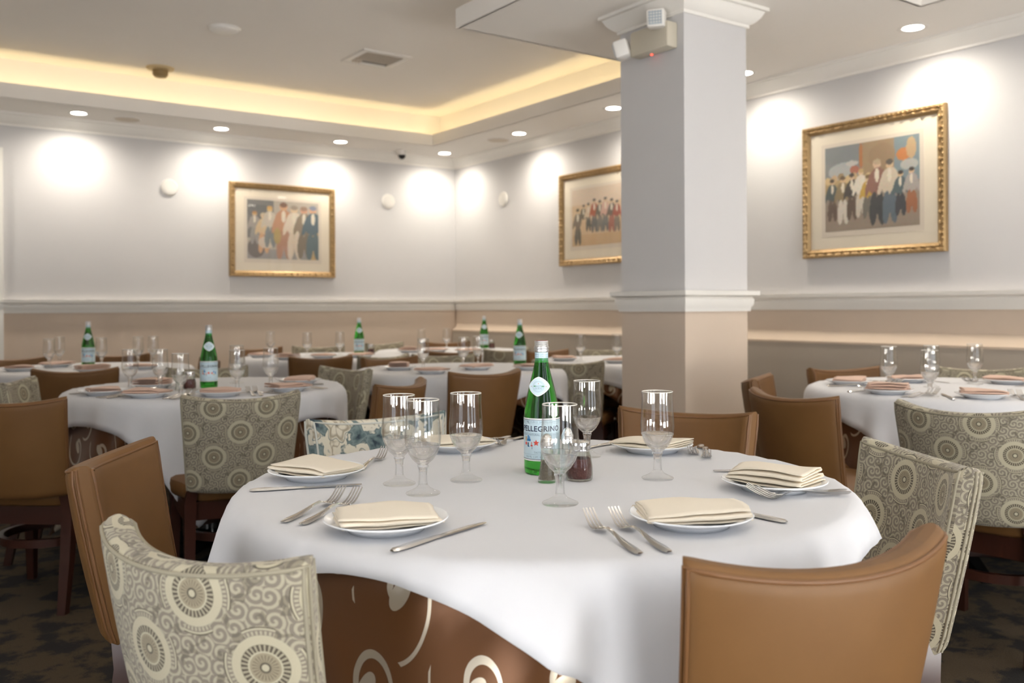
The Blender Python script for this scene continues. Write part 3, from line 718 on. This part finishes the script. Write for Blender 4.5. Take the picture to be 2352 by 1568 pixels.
whites = [cloth_mesh(add_folds(drape(.715, RT+.003, ZT, RT+.014, n=81, iters=10, seed=1, ox=-.050, oy=-.020), ZT, [(29, -32, 16, 3.5, .62), (40, -12, 5, 7, -.22), (56, 12, 6, 12, .40), (12, 0, 8, 8, .10), (95, 30, 7, 10, .3), (-40, -20, 7, 7, .3), (130, 10, 8, 8, .3), (160, 10, 8, 8, .3), (220, 0, 9, 9, .3)], RT+.014), 'tablecloth', mCloth, .715)]
whites += [cloth_mesh(drape(HW, RT+.003, ZT, RT+.014, seed=s_), 'tablecloth', mCloth, HW) for s_ in (2, 3)]
def under_cloth(hu, seed):
    P = drape(hu, RT-.022, ZT-.008, RT-.018, n=65, seed=seed, rmax=RT-.002)
    return cloth_mesh(add_folds(P, ZT-.05, [(i*24+7*math.sin(i*2.3), 40*math.sin(i*1.7), 6, 4+3*(i % 3), .10+.10*(i % 2)) for i in range(15)], 0, RT+.006), 'under_tablecloth', mUnder, hu)
unders = [under_cloth(.88, 5), under_cloth(.73, 6)]
def table_proto():
    r = empty('round_table')
    MB().lathe([(.0005, ZT-.035), (RT-.04, ZT-.04), (RT-.03, ZT-.034), (RT-.03, ZT-.018), (RT-.036, ZT-.013), (.0005, ZT-.013)], 64).obj('table_top', mWood, r)
    MB().lathe([(.06, .04), (.045, .10), (.04, .4), (.05, .66), (.12, ZT-.035)], 24).obj('pedestal', mBlack, r)
    for i in range(4):
        a = PI/4+i*PI/2; m = Matrix.Rotation(a, 4, 'Z')
        MB().loft([[tuple(m @ Vector(p)) for p in q] for q in ([(.03, -.03, .02), (.03, .03, .02), (.03, .03, .10), (.03, -.03, .10)], [(.40, -.02, .0), (.40, .02, .0), (.40, .02, .03), (.40, -.02, .03)])]).obj('foot', mBlack, r)
    return r
TAB = [  # x, y, white cloth turn, cloth variant, under cloth turn, words
 (1.171, 1.535, 0, 0, 0, 'the nearest round table'), (1.337, 4.33, 205, 1, 60, 'the left table'), (3.969, 2.166, -20, 2, 30, 'the right table'), (2.946, 4.655, 8, 2, 75, 'the central table behind'),
 (4.30, 4.67, 30, 1, 20, 'the table behind the column'), (1.171, 6.231, 60, 2, 45, 'the far left table'), (2.901, 6.531, 75, 1, 10, 'the far middle table'), (4.146, 6.747, 15, 2, 35, 'the far corner table')]
# the near cloth hangs its corner towards the camera
cd = (-.95*Fw + .31*R0); TAB[0] = (TAB[0][0], TAB[0][1], math.degrees(math.atan2(cd.y, cd.x))-45, 0, math.degrees(math.atan2(cd.y, cd.x))-45-46, TAB[0][5])
tp = None
for x, y, a, v, ua, words in TAB:
    if tp is None: tp = table_proto(); o = tp; o.location = (x, y, 0)
    else: o = dup(tp, loc=(x, y, 0))
    tag(o, 'round pedestal table under the cloths of ' + words, 'table', 'round dining tables')
    for nm, me, an, lb in (('tablecloth', whites[v], a, 'square white linen tablecloth on ' + words), ('under_tablecloth', unders[0 if tp is o else 1], ua, 'brown scroll patterned under cloth on ' + words)):
        c = link(bpy.data.objects.new(nm, me)); c.location = (x, y, 0); c.rotation_euler = (0, 0, math.radians(an))
        sm = c.modifiers.new('thickness', 'SOLIDIFY'); sm.thickness = .0014; sm.offset = -1 if nm == 'tablecloth' else -1
        tag(c, lb, 'tablecloth', 'white tablecloths' if nm == 'tablecloth' else 'brown under cloths')
ZP = ZT+.0005
# ------------------------------------------------------------------ tableware
def goblet():
    r = empty('water_goblet')
    out = [(.0005, .0), (.033, .0), (.0342, .0018), (.033, .0035), (.024, .007), (.014, .0125), (.0095, .018), (.0085, .026), (.0082, .040), (.0092, .050), (.0115, .054), (.0098, .057), (.013, .0605), (.021, .068), (.029, .080), (.0345, .096), (.0362, .110), (.0352, .128), (.0335, .150), (.0328, .170), (.0332, .1845)]
    inn = [(.0318, .1845), (.0314, .170), (.0320, .150), (.0337, .128), (.0346, .110), (.0328, .097), (.0272, .0825), (.019, .0725), (.010, .067), (.0005, .0655)]
    k = 12
    MB().lathe(out[15:]+inn[:6], 40).obj('bowl', mThin, r, 60)
    MB().lathe(out[k:16]+inn[5:], 40).obj('bowl_base', mGlass, r, 60)
    MB().lathe(out[6:k+1]+[(.0005, .0612)], 32).obj('stem', mGlass, r, 60)
    MB().lathe(out[:7]+[(.0005, .0185)], 40).obj('foot', mFoot, r, 60)
    MB().lathe([(.0318+.0007*(1+math.cos(t)), .1845+.0011*math.sin(t)) for t in [2*PI*k/8 for k in range(9)]], 40).obj('rim', mRim, r, 80)
    return r
def plate():
    r = empty('dinner_plate')
    MB().lathe([(.0005, .003), (.055, .003), (.06, .0), (.063, .0), (.066, .005), (.085, .013), (.1015, .0185), (.103, .020), (.1015, .0215), (.084, .0165), (.066, .0085), (.060, .007), (.0005, .0065)], 64).obj('plate_body', mPorc, r, 60)
    MB().lathe([(.058, .001), (.0595, -.0002), (.0625, -.0002), (.064, .001)], 48).obj('foot_ring', mPorc, r)
    return r
def napkin_mesh(var, mat):
    rs = random.Random(var*11+3)
    Wn, Ln, lay, gap = [(.165, .118, 4, .0062), (.175, .118, 4, .0066), (.165, .125, 4, .0068), (.165, .10, 6, .0066)][var % 4]
    path = []; z = .006; turn = 6
    for k in range(lay):
        y0, y1 = (-Ln/2, Ln/2) if k % 2 == 0 else (Ln/2, -Ln/2)
        sh = rs.uniform(-.007, .004); 
        y0 += sh*(1 if k % 2 == 0 else -1)*0; y1 *= 1-abs(sh)*6
        for q in range(9): path.append((y0+(y1-y0)*q/8, z))
        if k < lay-1:
            for q in range(1, turn):
                a = PI*q/turn; path.append((y1+math.copysign(math.sin(a)*gap*.55, y1), z+gap/2-math.cos(a)*gap/2))
        z += gap
    m = MB(); NX = 17; 
    for i in range(NX):
        u = i/(NX-1)*2-1
        for (y, zz) in path:
            t = (zz-.006)/(z-.006+1e-6)
            sag = -.006*u*u*t*2 - .005*(abs(y)/(Ln/2))**2*t
            fan = 1+(.35*max(0, -u)**2 if var % 2 == 0 else .25*max(0, u)**2)
            wob = .0030*math.sin(2.2*u+var+y*30)*t + .0004*math.sin(7*u+2*var)
            xw = u*Wn/2*(1-.05*t*rs.uniform(.4, 1.0)) + .012*t*math.sin(y*20+var)
            m.v.append((xw, y*(1-.04*u*(1 if var % 3 else -1)), (zz-.006)*fan+.0065+max(sag, -zz*.5)+wob+.004*(math.hypot(xw, y)/.1)**2))
    L = len(path)
    m.f = [(i*L+j, (i+1)*L+j, (i+1)*L+j+1, i*L+j+1) for i in range(NX-1) for j in range(L-1)]
    return m.mesh('napkin', mat, 180)
napI = [napkin_mesh(v, mNapI) for v in range(4)]; napP = [napkin_mesh(v, mNapP) for v in range(4)]
def napkin(loc, rz, var, ivory, lb, group):
    o = link(bpy.data.objects.new('napkin', (napI if ivory else napP)[var % 4])); o.location = loc; o.rotation_euler = (0, 0, rz)
    s_ = o.modifiers.new('thickness', 'SOLIDIFY'); s_.thickness = .0018; s_.offset = 0
    tag(o, lb, 'napkin', group); return o
def fork_mesh(tilt=0):
    m = MB()   # along +y, tines at +y end; total .205
    def zc(y): # side profile
        if y < .06: return .0035+.002*math.sin(PI*y/.12)
        if y < .125: return .0055+.0075*math.sin(PI*(y-.06)/.13)
        return .013-.009*math.sin(PI*(y-.125)/.075)+ .012*max(0, (y-.165)/.04)**1.5
    secs = []
    for y, wd, th in [(0, .004, .0016), (.004, .0075, .002), (.02, .0092, .0024), (.05, .0075, .0026), (.075, .0045, .0028), (.10, .0032, .003), (.122, .0034, .0026), (.132, .0065, .002), (.140, .0105, .0018), (.150, .0122, .0017), (.158, .0124, .0016)]:
        z = zc(y); secs.append([(-wd, y, z-th/2), (-wd*.6, y, z+th/2), (wd*.6, y, z+th/2), (wd, y, z-th/2)])
    m.loft(secs)
    for k in range(4):
        x0 = -.0093+.0062*k; S = []
        for q in range(6):
            y = .157+.048*q/5; a = .0021*(1-.45*q/5); x = x0*(1-.06*q/5); z = zc(y); S.append([(x-a, y, z-.0008), (x-a, y, z+.0008), (x+a, y, z+.0008), (x+a, y, z-.0008)])
        m.loft(S)
    return m.mesh('fork', mSteel, 50)
def knife_mesh():
    m = MB(); secs = []
    for y, l, r_, th in [(0, .004, .004, .003), (.006, .0078, .0078, .0055), (.03, .0088, .0088, .0065), (.07, .0072, .0072, .006), (.098, .0058, .0058, .005), (.108, .0055, .0062, .0036), (.114, .0075, .0075, .0016), (.15, .0095, .0082, .0014), (.19, .0092, .0078, .0013), (.212, .0050, .0075, .0012), (.222, .0005, .0060, .0010)]:
        secs.append([(-l, y, .0032-th*.1), (-l*.55, y, .0032+th/2), (r_*.55, y, .0032+th/2), (r_, y, .0032-th*.1), (r_*.55, y, .0032-th/2), (-l*.55, y, .0032-th/2)])
    m.loft(secs); return m.mesh('dinner_knife', mSteel, 40)
ME_F, ME_K = fork_mesh(), knife_mesh()
def cutlery(kind, p0, p1, lb, group, z=ZP, ry=0):
    """p0 handle end, p1 points towards the tip"""
    o = link(bpy.data.objects.new('fork' if kind == 'f' else 'dinner_knife', ME_F if kind == 'f' else ME_K))
    o.rotation_mode = 'XYZ'; o.location = (p0[0], p0[1], z); o.rotation_euler = (0, ry, math.atan2(p1[1]-p0[1], p1[0]-p0[0])-PI/2)
    tag(o, lb, 'fork' if kind == 'f' else 'knife', group); return o
def text_mesh(body, size, mat, mapf, bold=0.0, sp=1.0):
    cu = bpy.data.curves.new('t', 'FONT'); cu.body = body; cu.size = size; cu.align_x = 'CENTER'; cu.align_y = 'CENTER'; cu.offset = bold; cu.space_character = sp; cu.resolution_u = 2
    ob = bpy.data.objects.new('t', cu); C.objects.link(ob); bpy.context.view_layer.update()
    me = bpy.data.meshes.new_from_object(ob.evaluated_get(bpy.context.evaluated_depsgraph_get())); bpy.data.objects.remove(ob); bpy.data.curves.remove(cu)
    for v in me.vertices: v.co = mapf(v.co.x, v.co.y)
    me.materials.clear(); me.materials.append(mat); return me
mAlu = plain('brushed_aluminium', (.72, .72, .72), .36, None, 0, Metallic=1.0)
def bottle():
    r = empty('water_bottle')
    pr = [(.0005, .006), (.030, .004), (.036, .0), (.0385, .003), (.0395, .012), (.0395, .118), (.039, .132), (.0365, .150), (.0315, .175), (.0255, .200), (.0195, .224), (.0152, .244), (.0142, .262), (.0142, .268), (.0005, .268)]
    MB().lathe(pr, 56).obj('glass_body', mGreen, r, 50)
    cap = [(.0142, .266), (.0158, .2665), (.0165, .270), (.0158, .273), (.0168, .2745), (.0168, .277), (.0152, .2785)]
    for k in range(4): cap += [(.0155, .280+.0022*k), (.0148, .2811+.0022*k)]
    cap += [(.0155, .2888), (.0150, .2905), (.0142, .291)]
    cp = MB().lathe(cap, 40).obj('cap', mAlu, r, 30)
    MB().lathe([(.0142, .291), (.0136, .2915), (.0005, .2913)], 32).obj('cap_top', mCapRed, cp)
    # main label, wrapped round the body, facing -y
    def cyl(R, a0=-PI/2): return lambda x, y: Vector((R*math.cos(a0+x/R), R*math.sin(a0+x/R), y))
    def band(R, z0, z1, arc, mat, name, par):
        n = 40; v = []; f = []
        for z in (z0, z1):
            for i in range(n+1): v.append(tuple(cyl(R)((i/n-.5)*arc*R, z)))
        for i in range(n): f.append((i, i+1, n+1+i+1, n+1+i))
        return MB().add(v, f).obj(name, mat, par, 60)
    Rl = .0398; lab = band(Rl, .031, .1235, 5.2, mPaperW, 'front_label', r)
    band(Rl+.0002, .0345, .120, 5.2, mPaper, 'label_panel', lab)
    for z, h in ((.1196, .0009), (.0342, .0009), (.1115, .0004), (.0450, .0004), (.0905, .0004)): band(Rl+.0004, z, z+h, 5.2, mNavy if h > .0005 else mGreyInk, 'label_rule', lab)
    f1 = lambda z: (lambda x, y: cyl(Rl+.0006)(x, z+y))
    def tx(body, size, z, mat, par=lab, bold=0, sp=1.0, fn=None):
        link(bpy.data.objects.new('lettering', text_mesh(body, size, mat, fn or f1(z), bold, sp)), par)
    tx('S.PELLEGRINO', .0165, .1005, mNavy, bold=.0003, sp=1.04)
    tx('BOTTLED AT THE SOURCE  SAN PELLEGRINO TERME', .0055, .1155, mGreyInk)
    tx('SPARKLING NATURAL MINERAL WATER', .0062, .0878, mGreyInk)
    tx('TASTE', .006, .0495, mGreyInk); tx('750 ML  1 PT. 9.3 FL. OZ', .0060, .0395, mGreyInk)
    def star(cx, z, R, mat, nm='star_mark', rf=f1, par=lab):
        v = [tuple(rf(z)(cx, 0))]
        for k in range(10):
            a = PI/2+k*PI/5; q = R if k % 2 == 0 else R*.42; v.append(tuple(rf(z)(cx+q*math.cos(a), q*math.sin(a))))
        MB().add(v, [(0, 1+k, 1+(k+1) % 10) for k in range(10)]).obj(nm, mat, par, 0)
    star(-.003, .0705, .0075, mRed)
    def blob(cx, z, w_, h_, mat, nm):
        v = [tuple(f1(z)(cx+a*w_/2, b_*h_/2)) for a, b_ in ((-1, -1), (1, -1), (1, 1), (-1, 1))]; MB().add(v, [(0, 1, 2, 3)]).obj(nm, mat, lab, 0)
    for cx, z, w_, h_, mt in ((-.031, .078, .006, .010, mTan), (-.031, .068, .006, .006, mRed), (-.022, .076, .011, .005, mBlueInk), (-.025, .081, .002, .008, mBlueInk), (-.022, .082, .002, .010, mBlueInk), (-.0195, .080, .002, .008, mBlueInk),
                              (-.024, .066, .003, .009, mNavy), (-.0225, .062, .005, .002, mBlueInk), (-.014, .064, .005, .003, mRed), (-.014, .068, .0015, .008, mRed), (-.013, .059, .001, .005, mNavy), (.012, .069, .006, .008, mRed), (.020, .075, .005, .010, mBlueInk), (.021, .063, .008, .004, mTan), (.030, .07, .006, .012, mBlueInk)):
        blob(cx, z, w_, h_, mt, 'label_picture_mark')
    # neck label
    nl = band(.0147, .2435, .2655, 6.28, mPaper, 'neck_label', r)
    for k in range(4): tx('S.PELLEGRINO  S.PELLEGRINO', .0046, 0, mGreyInk, nl, fn=(lambda zz: (lambda x, y: cyl(.0150)(x, zz+y)))(.2475+.0045*k))
    # seal on the shoulder: rounded diamond lying on the cone
    def cone(x, y):
        z = .192+y; rr = .0277-.0242*(y/.024)*.24*4.2*.24 if False else .0277-(y)*.245
        return Vector(((rr+.0012)*math.sin(x/rr), -(rr+.0012)*math.cos(x/rr), z))
    def diamond(scale, lift, mat, name, par):
        v = [tuple(cone(0, 0)*1)]; n = 40
        for k in range(n):
            a = 2*PI*k/n; c, s_ = math.cos(a), math.sin(a); rr = 1/(abs(c)**1.35+abs(s_)**1.35)**(1/1.35)
            p = cone(.0248*scale*rr*c, .0212*scale*rr*s_); p += Vector((p.x, p.y, 0)).normalized()*lift; v.append(tuple(p))
        return MB().add(v, [(0, 1+k, 1+(k+1) % n) for k in range(n)]).obj(name, mat, par, 60)
    sl = diamond(1, .0012, mPaperW, 'shoulder_label', r); diamond(.92, .0016, mPaper, 'label_panel', sl)
    lift = lambda x, y: (lambda p: p+Vector((p.x, p.y, 0)).normalized()*.0021)(cone(x, y))
    for R_ in (.0118, .0098):
        ring = [lift(R_*math.cos(2*PI*k/40), R_*math.sin(2*PI*k/40)) for k in range(40)]; MB().tube(ring, .00022, 4, True).obj('ring_mark', mGreyInk, sl)
    tx('TASTE', .0058, 0, mGreyInk, sl, fn=lambda x, y: lift(x, y+.0005)); tx('GUIDE', .0050, 0, mGreyInk, sl, fn=lambda x, y: lift(x, y-.0042))
    for a, b_ in ((0, .0062), (-.0155, 0), (.0155, 0)): star(a, b_, .0013, mRed, rf=lambda z: (lambda x, y: lift(x, z+y)), par=sl)
    return r
def chili_jar():
    r = empty('chili_shaker')
    MB().lathe([(.0005, .0), (.026, .0), (.0285, .003), (.029, .012), (.0285, .03), (.025, .05), (.022, .060), (.0215, .066), (.0205, .066), (.021, .058), (.0238, .048), (.027, .03), (.0272, .012), (.025, .005), (.0005, .004)], 36).obj('jar', mJar, r, 60)
    MB().lathe([(.0005, .0055), (.0245, .0055), (.0266, .012), (.0264, .03), (.0236, .046), (.0005, .044)], 32).obj('chili_flakes', mChili, r, 60)
    lid = [(.0222, .062)]
    for k in range(3): lid += [(.0232, .064+.004*k), (.0225, .0662+.004*k)]
    lid += [(.0232, .077), (.0215, .081), (.0005, .083)]
    MB().lathe(lid, 36).obj('lid', mChrome, r, 40); return r
def shaker(fill):
    r = empty('pepper_shaker' if fill is mPepper else 'salt_shaker')
    MB().lathe([(.0005, 0), (.019, 0), (.0195, .004), (.0165, .02), (.0135, .045), (.0125, .07), (.0125, .078), (.0115, .078), (.0115, .07), (.0125, .045), (.0152, .02), (.017, .006), (.0005, .004)], 12).obj('glass_body', mJar, r, 20)
    MB().lathe([(.0005, .005), (.0165, .006), (.0149, .02), (.0122, .045), (.0005, .046)], 12).obj('contents', fill, r, 20)
    cp = [(.0132, .072)]
    for k in range(4): cp += [(.0138, .074+.0034*k), (.0130, .0757+.0034*k)]
    cp += [(.0118, .0885), (.0085, .0965), (.004, .1005), (.0005, .1015)]
    MB().lathe(cp, 24).obj('cap', mChrome, r, 50); return r
protos = {}
def put(kind, loc, rz, label, cat, group):
    mk = {'goblet': goblet, 'plate': plate, 'bottle': bottle, 'jar': chili_jar, 'pepper': lambda: shaker(mPepper), 'salt': lambda: shaker(mSalt)}[kind]
    if kind not in protos: protos[kind] = mk(); o = protos[kind]; o.location = loc; o.rotation_euler = (0, 0, rz)
    else: o = dup(protos[kind], loc=loc, rz=rz)
    return tag(o, label, cat, group)
# --- nearest table
x0, y0 = TAB[0][0], TAB[0][1]
camrz = lambda x, y: math.atan2(-y, -x)+PI/2          # turns a thing's -y side to the camera
SEATS = ['the left leather chair', 'the lower left medallion chair', 'the bottom right leather chair', 'the right medallion chair', 'the leather chair by the column', 'the floral chair']
PL0 = [(.802, 1.850, 2), (.708, 1.351, 0), (1.132, 1.072, 1), (1.482, 1.179, 3), (1.628, 1.674, 0), (1.253, 2.000, 1)]
NR = [-35, 20, 5, -45, 190, 130]
for i, (x, y, nv) in enumerate(PL0):
    put('plate', (x, y, ZP), 0, 'white plate set before ' + SEATS[i] + ' on the nearest table', 'plate', 'plates on the nearest table')
    a = math.atan2(y-y0, x-x0)+PI/2
    napkin((x, y, ZP+.0075), math.radians(-35.5+NR[i]) if i in (1, 2, 3, 0) else a, nv, True, 'ivory napkin folded on the plate before ' + SEATS[i], 'ivory napkins on the nearest table')
GL0 = [(.910, 1.678, 'leftmost of the three water goblets at the left of the nearest table'), (.900, 1.563, 'water goblet in front of the left trio on the nearest table'), (1.041, 1.626, 'water goblet standing just left of the bottle on the nearest table'),
       (1.058, 1.330, 'water goblet in front of the bottle on the nearest table'), (1.448, 1.713, 'water goblet behind the chili shaker on the nearest table'), (1.379, 1.401, 'water goblet standing alone in front of the column')]
for x, y, lb in GL0: put('goblet', (x, y, ZP), random.random()*6, lb, 'goblet', 'goblets on the nearest table')
put('bottle', (1.227, 1.606, ZP), camrz(1.227, 1.606)-math.radians(14), 'green mineral water bottle in the middle of the nearest table', 'bottle', 'green water bottles')
put('jar', (1.237, 1.490, ZP), 0, 'glass shaker of red chili flakes on the nearest table', 'shaker', 'chili shakers')
put('pepper', (1.168, 1.512, ZP), 0, 'slim glass pepper shaker between the bottle and chili shaker', 'shaker', 'slim shakers')
put('salt', (1.262, 1.560, ZP), 0, 'slim glass salt shaker behind the chili shaker', 'shaker', 'slim shakers')
g0 = 'cutlery on the nearest table'
for k, p, q, lb in [('f', (.931, .983), (1.022, 1.254), 'fork farther from the plate before the bottom right leather chair'), ('f', (.972, .964), (1.061, 1.233), 'fork closer to the plate before the bottom right leather chair'),
     ('f', (.584, 1.489), (.816, 1.659), 'fork farther from the plate before the lower left medallion chair'), ('f', (.603, 1.455), (.838, 1.631), 'fork tucked under the plate before the lower left medallion chair'),
     ('k', (.645, 1.214), (.855, 1.282), 'knife right of the plate before the lower left medallion chair'), ('k', (.632, 1.787), (.839, 1.714), 'knife in front of the plate before the left leather chair'),
     ('k', (1.264, .980), (1.255, 1.10), 'knife partly under the plate before the bottom right leather chair'), ('k', (1.714, 1.257), (1.519, 1.392), 'knife behind the napkin before the right medallion chair'),
     ('k', (1.68, 1.83), (1.52, 1.805), 'knife left of the plate before the leather chair by the column'), ('f', (1.80, 1.665), (1.651, 1.558), 'fork with tines forward beside the plate by the column'),
     ('f', (1.775, 1.63), (1.665, 1.525), 'second fork beside the plate by the column, closer to us'), ('f', (1.512, 2.069), (1.348, 1.964), 'fork right of the plate before the floral chair'),
     ('f', (1.49, 2.10), (1.33, 2.0), 'fork nearer the floral chair, right of its plate'), ('f', (.90, 1.86), (1.056, 2.012), 'fork behind the plate before the left leather chair')]:
    cutlery(k, p, q, lb, g0)
cutlery('f', (1.557, 1.066), (1.408, 1.103), 'fork lying nearer us before the right medallion chair', g0, ZP+.004, .55)
cutlery('f', (1.545, 1.048), (1.395, 1.124), 'fork with raised tines crossing the other before the right medallion chair', g0, ZP+.004, .55)
# --- the other tables (world positions, left to right)
PL = {1: [(.852, 4.209), (.978, 3.982), (1.111, 4.422), (1.237, 3.84), (1.751, 4.228), (1.551, 3.878)], 2: [(3.732, 2.54), (3.469, 2.18), (4.067, 2.45), (4.333, 2.113), (3.587, 1.844)], 3: [(2.60, 4.79), (2.595, 4.40), (2.96, 4.503), (3.20, 4.30)],
      4: [(3.92, 4.879), (4.028, 4.45)], 5: [(.782, 6.169), (1.024, 6.42), (1.107, 5.76), (1.403, 5.853)], 6: [(2.461, 6.69), (2.496, 6.262), (2.789, 6.30), (3.039, 6.183)], 7: [(3.68, 6.60), (3.891, 6.521), (4.027, 6.261)]}
GL = {1: [(.99, 4.337), (1.098, 4.251), (1.064, 3.811), (1.51, 4.44), (1.345, 3.95), (1.532, 4.045)], 2: [(3.682, 2.307), (3.486, 2.005), (3.90, 2.236), (4.20, 2.197)], 3: [(2.70, 4.68), (2.978, 4.678), (3.161, 4.793)], 4: [(3.919, 4.70), (4.128, 4.572)],
      5: [(.958, 6.271), (1.081, 6.669), (1.259, 6.267), (1.493, 6.32), (1.597, 6.353)], 6: [(2.621, 6.92), (2.75, 6.506), (2.985, 6.436)], 7: [(3.871, 6.739), (4.167, 6.813)]}
BT = {1: (1.323, 4.277), 3: (3.413, 4.693), 5: (1.195, 6.341), 6: (3.214, 6.576), 7: (4.603, 6.877)}
JR = {1: (1.22, 4.227), 6: (3.275, 6.49), 7: (4.60, 6.751)}
ORD = ['leftmost', 'second', 'third', 'fourth', 'fifth', 'sixth']
def nth(i, n, noun, where):
    if n == 1: return '%s on %s' % (noun, where)
    if i == 0: return 'leftmost %s on %s' % (noun, where)
    if i == n-1: return 'rightmost %s on %s' % (noun, where)
    return '%s %s from the left on %s' % (ORD[i], noun, where)
for t in range(1, 8):
    wd = TAB[t][5]; tx_, ty_ = TAB[t][0], TAB[t][1]
    for i, (x, y) in enumerate(PL[t]):
        put('plate', (x, y, ZP), 0, nth(i, len(PL[t]), 'white plate', wd), 'plate', 'plates on ' + wd)
        napkin((x, y, ZP+.0075), math.atan2(y-ty_, x-tx_)+PI/2+random.uniform(-.4, .4), i+t, False, nth(i, len(PL[t]), 'folded peach napkin', wd), 'peach napkins on ' + wd)
    for i, (x, y) in enumerate(GL[t]): put('goblet', (x, y, ZP), random.random()*6, nth(i, len(GL[t]), 'water goblet', wd), 'goblet', 'goblets on ' + wd)
    if t in BT: x, y = BT[t]; put('bottle', (x, y, ZP), camrz(x, y)+random.uniform(-.3, .3), 'green mineral water bottle on ' + wd, 'bottle', 'green water bottles')
    if t in JR: x, y = JR[t]; put('jar', (x, y, ZP), 0, 'shaker of red chili flakes on ' + wd, 'shaker', 'chili shakers')
    if t in (1, 2):
        for i, (x, y) in enumerate(PL[t]):
            d = Vector((x-tx_, y-ty_)).normalized(); e = Vector((-d.y, d.x))
            for j, (k, s_) in enumerate((('f', -.125), ('f', -.155), ('k', .125))):
                p = Vector((x, y))+e*(-s_)+d*.09; q = p-d
                if (p-Vector((tx_, ty_))).length < RT-.01:
                    cutlery(k, p, q, nth(i, len(PL[t]), ['inner fork', 'outer fork', 'knife'][j], wd), 'cutlery on ' + wd)
put('salt', (1.17, 4.21, ZP), 0, 'slim glass salt shaker on the left table', 'shaker', 'slim shakers')
